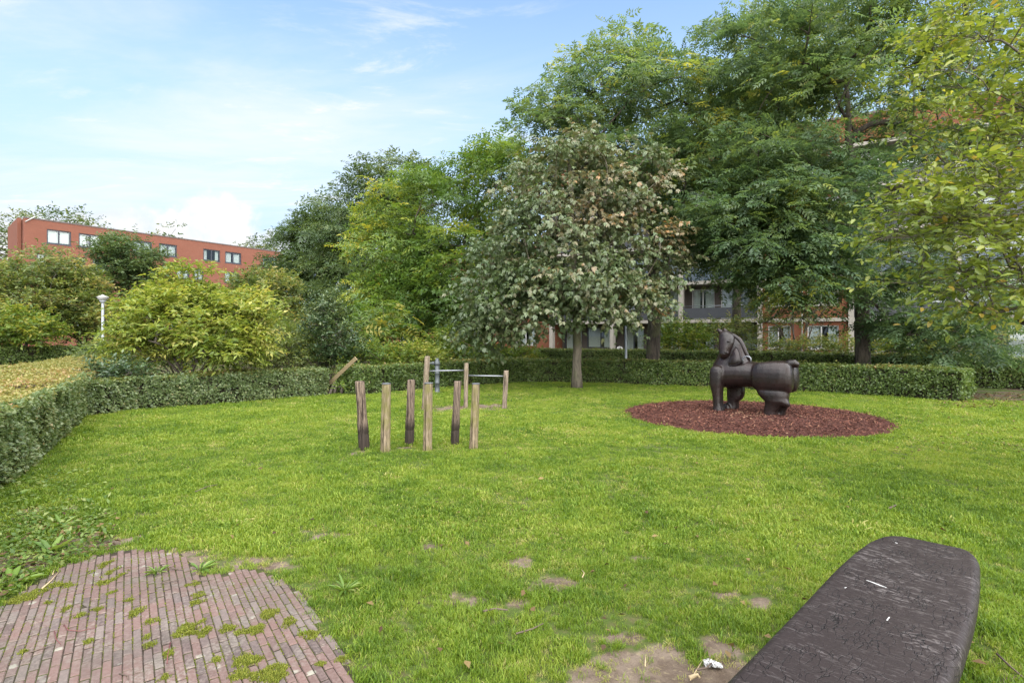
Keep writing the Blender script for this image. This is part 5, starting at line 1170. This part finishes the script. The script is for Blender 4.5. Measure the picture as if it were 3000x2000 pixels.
# ------------------------------------------------------------------ moss, weeds, twigs, fallen leaves
c3 = lambda x, y: (x / 2.138, 1500 + y / 2.138)
def moss():
    rng = np.random.default_rng(4); P, S, I = [], [], []
    spots = [(1170, 755, 65, 42), (1540, 945, 80, 38), (1700, 1030, 95, 55), (1510, 1035, 60, 30), (860, 635, 28, 30), (965, 695, 34, 20), (1280, 760, 36, 32), (1420, 745, 46, 22), (1600, 750, 48, 28), (1510, 765, 40, 14), (1690, 650, 48, 32), (1810, 700, 32, 34), (1240, 530, 36, 20), (1232, 575, 34, 22), (930, 845, 26, 20), (1060, 895, 24, 30),
             (810, 565, 26, 14), (620, 615, 25, 14), (510, 655, 30, 14), (550, 825, 22, 16), (410, 620, 20, 18), (640, 345, 24, 36), (640, 455, 36, 18), (365, 465, 55, 16), (205, 525, 60, 40), (110, 565, 60, 24), (1940, 780, 55, 26), (2140, 940, 35, 18), (1350, 940, 25, 16), (150, 885, 22, 12), (1020, 1052, 26, 16), (925, 795, 16, 14), (740, 415, 14, 40), (690, 385, 14, 30), (435, 470, 24, 12), (2010, 970, 30, 14), (1260, 700, 14, 18), (310, 575, 18, 10), (690, 515, 18, 14), (1215, 460, 40, 16)]
    for x, y, rx, ry in spots:
        px, py = c3(x, y); c = at(px, py); d = c.y; n = max(8, int(rx * ry * .036)); a = rng.random(n) * 6.283; q = np.sqrt(rng.random(n)) * (1 + .25 * np.sin(3 * a + x))
        P.append(np.column_stack([c.x + q * np.cos(a) * rx / 2.138 / F * d, c.y + q * np.sin(a) * ry / 2.138 * d * d / (F * H), np.full(n, .012)])); S.append(.7 + .6 * rng.random(n)); I.append(rng.integers(0, 3, n))
    # thin growth along the joints
    pts = poly_area_sample(rng, np.array(pave_poly), 5200); k = (vnoise(pts, 3.1, 41) > .56) & (pts[:, 1] > 2) & (pts[:, 1] < 6.5); pts = pts[k]; dv = np.array([-.687, 1]) / math.hypot(.687, 1); wv = np.array([dv[1], -dv[0]]); o = at(560, 1830)
    s = (pts - np.array([o.x, o.y])) @ wv; snap = (np.round(s / PITCH - .5) + .5) * PITCH; pts = pts + wv * (snap - s)[:, None]; pts = pts[in_poly(pts, np.array(pave_poly))]
    P.append(np.column_stack([pts, np.full(len(pts), .008)])); S.append(.28 + .3 * rng.random(len(pts))); I.append(rng.integers(0, 3, len(pts)))
    P, S, I = np.concatenate(P), np.concatenate(S), np.concatenate(I); n = len(P)
    scatter('moss', 'yellow green moss cushions growing in the brick joints', P, np.column_stack([rng.normal(0, .2, n), rng.normal(0, .2, n), rng.random(n) * 6.28]), S, I, [(tuft(300 + k, 20, .017, .004, .014, .0036, .9), M_moss) for k in range(3)])
moss()
def weeds():
    rng = np.random.default_rng(9); M = leaf_mat('weed_leaf', [(0, (.06, .12, .015)), (.5, (.12, .20, .03)), (1, (.22, .28, .08))], .45, .4, .35); k = 0
    txt = ['broad-leaved dandelion plant at the edge of the bricks, under the wide hedge', 'long-leaved weed in the lower left corner beside the paving', 'pale broad-leaved weed in the turf left of the forked twig', 'small rosette weed above the left end of the paving', 'narrow-leaved weed in the long turf above the bricks', 'dock seedling at the foot of the wide hedge', 'dark tufty weed on the right edge of the paving', 'loose weed by the bitten grassy notch of the paving', 'grassy clump growing out of the bricks', 'second small rosette nearer the left picture edge', 'pale rounded weed leaf patch beneath the wide hedge']
    for (px, py, n, L, w, el), lab in zip(((150, 1625, 16, .16, .26, .9), (30, 1720, 14, .17, .24, .7), (445, 1470, 9, .13, .5, .25), (60, 1660, 12, .10, .3, .6), (180, 1545, 12, .15, .2, .8), (55, 1455, 10, .12, .6, .4), (1010, 1735, 26, .10, .16, .9), (585, 1675, 16, .10, .2, .8), (462, 1682, 40, .07, .12, .9), (20, 1600, 12, .10, .3, .6), (95, 1415, 8, .09, .8, .35)), txt):
        c = at(px, py); o = empty('weed_plant', (c.x, c.y, 0)); tag(o, lab, 'weed', 'weeds at the edges of the lawn')
        a = rng.random(n) * 6.283; D = np.column_stack([np.cos(a), np.sin(a), el * (.3 + rng.random(n))]); N = np.tile(UP, (n, 1)) + D * np.array([-.4, -.4, 0]); P = np.column_stack([np.cos(a) * .015, np.sin(a) * .015, np.full(n, .02)]); LL = L * (.6 + .7 * rng.random(n))
        for i in range(min(n, 40)):
            me = leaves_mesh('leaf', P[i:i + 1], D[i:i + 1], N[i:i + 1], LL[i:i + 1], LL[i:i + 1] * w, np.array([rng.random()]), True, .25); link('leaf', me, M, o)
weeds()
def ground_cover():
    """small herbs and old leaves in the rough strip under the wide hedge, plus scattered leaves on the turf"""
    rng = np.random.default_rng(13); n = 2600; t = rng.random(n); px = np.where(rng.random(n) < .6, rng.uniform(-60, 330, n), rng.uniform(0, 260, n)); py = np.where(rng.random(n) < .6, rng.uniform(1500, 1760, n), rng.uniform(1380, 1640, n)); keep = (py > 1445 - px * .72)
    px, py = px[keep], py[keep]; d = H * F / (py - CY); P = np.column_stack([(px - CX) / F * d, d, np.full(len(px), .03) + rng.random(len(px)) * .03]); k = ~in_poly(P[:, :2], np.array(pave_poly)); P = P[k]; n = len(P)
    M = leaf_mat('herb_leaf', [(0, (.05, .10, .015)), (.6, (.11, .17, .03)), (1, (.2, .24, .07))], .45, .4, .35)
    o = link('ground_cover', leaves_mesh('ground_cover', P, nrm(rng.normal(0, 1, (n, 3)) * np.array([1, 1, .4]) + UP * .2), nrm(UP + rng.normal(0, .4, (n, 3))), .03 + .04 * rng.random(n), .015 + .02 * rng.random(n), rng.random(n)), M); tag(o, 'small creeping herbs in the rough strip below the wide hedge', None, None, 'stuff')
    n = 560; px = np.concatenate([rng.uniform(0, 340, 240), rng.uniform(300, 2900, 100), rng.uniform(1300, 2150, 110), rng.uniform(2560, 3000, 110)]); py = np.concatenate([rng.uniform(1520, 1760, 240), rng.uniform(1220, 1980, 100), rng.uniform(1130, 1200, 110), rng.uniform(1190, 1330, 110)]); d = H * F / (py - CY)
    P = np.column_stack([(px - CX) / F * d, d, .035 + .03 * rng.random(n)]); k = ~in_poly(P[:, :2], np.array(pave_poly)) & ~bed_in(P) & in_poly(P[:, :2], np.array(lawn_poly)); P = P[k]; n = len(P)
    M = leaf_mat('fallen_leaf', [(0, (.045, .026, .014)), (.5, (.10, .062, .028)), (1, (.19, .14, .055))], .7, .25, .15)
    o = link('fallen_leaves', leaves_mesh('fallen_leaves', P, nrm(rng.normal(0, 1, (n, 3)) * np.array([1, 1, .3])), nrm(UP + rng.normal(0, .35, (n, 3))), .03 + .05 * rng.random(n), .02 + .03 * rng.random(n), rng.random(n)), M); tag(o, 'brown fallen leaves scattered thinly over the turf', None, None, 'stuff')
    # litter on the shady path at the right
    n = 900; y = rng.uniform(13.6, 17, n); x = y * rng.uniform(.76, .97, n); P = np.column_stack([x, y, .02 + .02 * rng.random(n)])
    o = link('leaf_litter', leaves_mesh('leaf_litter', P, nrm(rng.normal(0, 1, (n, 3)) * np.array([1, 1, .3])), nrm(UP + rng.normal(0, .3, (n, 3))), .04 + .05 * rng.random(n), .03 + .03 * rng.random(n), rng.random(n)), M); tag(o, 'leaf litter on the shady path past the end of the long hedge', None, None, 'stuff')
ground_cover()
def twigs():
    Mt = plain('dead_twig', (.10, .075, .06), .85, .2, 0, .2, 30); Mp = plain('dry_stalk', (.36, .28, .17), .85, .2, 0, .15, 30); Mr = plain('reddish_twig', (.13, .05, .05), .8, .2)
    T = [([(185, 875), (260, 850), (340, 832)], .004, Mt, 'straight thin twig on the bricks at lower left'), ([(400, 700), (428, 738), (500, 742), (600, 720)], .003, Mr, 'hooked reddish twig on the bricks'), ([(340, 742), (352, 790), (380, 825)], .003, Mr, 'short curved reddish twig on the bricks left of the hooked one'),
         ([(748, 1005), (800, 1018), (803, 1045)], .004, Mt, 'bent dark twig at the lower edge of the paving'), ([(1068, 818), (1052, 880), (1046, 946)], .004, Mr, 'reddish twig lying along a brick joint'), ([(1005, 446), (1060, 436), (1120, 425)], .005, Mt, 'grey stick on the bricks below the grassy clump'), ([(1185, 444), (1250, 430), (1312, 422)], .006, Mt, 'dark stick at the grassy notch of the paving'),
         ([(1068, 354), (1145, 357)], .006, Mt, 'stubby dark stick beside the grassy clump'), ([(262, 475), (320, 425), (370, 368)], .006, Mp, 'long pale stalk over the left edge of the paving'), ([(330, 392), (345, 335)], .004, Mp, 'short pale stalk crossing the long one')]
    items = [([at(*c3(*q), .02) for q in p], r, m, l) for p, r, m, l in T]
    P2 = [([(572, 1440), (610, 1424), (640, 1418)], .006, Mt, 'forked dark twig on the turf right of the pale weed'), ([(1415, 1790), (1450, 1780), (1488, 1784)], .008, Mt, 'curved dark twig in the bare turf patch'), ([(1512, 1854), (1560, 1842), (1592, 1825)], .006, Mt, 'long twig in the grass above the bare soil'), ([(1706, 1690), (1712, 1600 + 78), (1704, 1668)], .004, Mp, 'upright dry stalk by a bare spot'),
          ([(1890, 1950), (1892, 1920)], .004, Mp, 'pale straw on the bare soil'), ([(2920, 1915), (2960, 1950), (3000, 1985)], .006, Mt, 'dark stem running to the right edge beyond the bench'), ([(2020, 1985), (2045, 1978), (2050, 1985)], .012, Mp, 'chewed stub of wood on the bare soil by the bench'), ([(2605, 1488), (2625, 1480)], .012, Mt, 'short dark stick in the grass above the bench'), ([(2035, 1960), (2070, 1955), (2085, 1942)], .006, Mt, 'small twig next to the feather'), ([(2022, 1990), (2060, 1930)], .003, Mp, 'dry grass stalk at the bench edge')]
    items += [([at(*q, .04) for q in p], r, m, l) for p, r, m, l in P2]
    for p, r, m, l in items:
        c = p[0].copy(); c.z = 0; n = len(p); pts = [v - c + Vector((0, 0, random.uniform(-.004, .006))) for v in p]
        o = MB().tube(pts, [r * (1 - .5 * i / max(n - 1, 1)) for i in range(n)], 6).build('twig', m); o.location = c; tag(o, l, 'twig', 'dead twigs and stalks on the ground')
    # white feather on the bare soil
    a, b = at(2060, 1936, .03), at(2112, 1948, .03); o = empty('feather', (a.x, a.y, 0)); tag(o, 'white ruffled feather on the bare soil beside the bench', 'feather'); d = b - a; Mf = plain('white_feather', (.45, .45, .44), .8, .2, 0, .05)
    MB().tube([(0, 0, .03), d * .5 + Vector((0, 0, .035)), d + Vector((0, 0, .03))], .0025, 5).build('quill', Mf, o)
    rng = np.random.default_rng(2); n = 90; f = rng.random(n); P = np.outer(f, np.array(d)) + np.array([0, 0, .032]); s = np.array(Vector((0, 0, 1)).cross(d.normalized())); sg = np.where(rng.random(n) < .5, -1, 1)[:, None]; D = np.array(d.normalized()) * .8 + s * sg + rng.normal(0, .25, (n, 3))
    q = link('barbs', leaves_mesh('barbs', P, D, np.tile(UP, (n, 1)) + rng.normal(0, .4, (n, 3)), .04 * (1 - .5 * f), .012, np.full(n, .5)), Mf, o); q['kind'] = 'stuff'
twigs()
for _o in [o for o in bpy.data.objects if o.type == 'MESH' and not o.users_collection]: pass
print('tris', sum(len(o.data.loop_triangles) if False else sum(len(p.vertices) - 2 for p in o.data.polygons) for o in sc.objects if o.type == 'MESH' and len(o.data.polygons) < 60000) + sum(len(o.data.polygons) * 2 for o in sc.objects if o.type == 'MESH' and len(o.data.polygons) >= 60000))
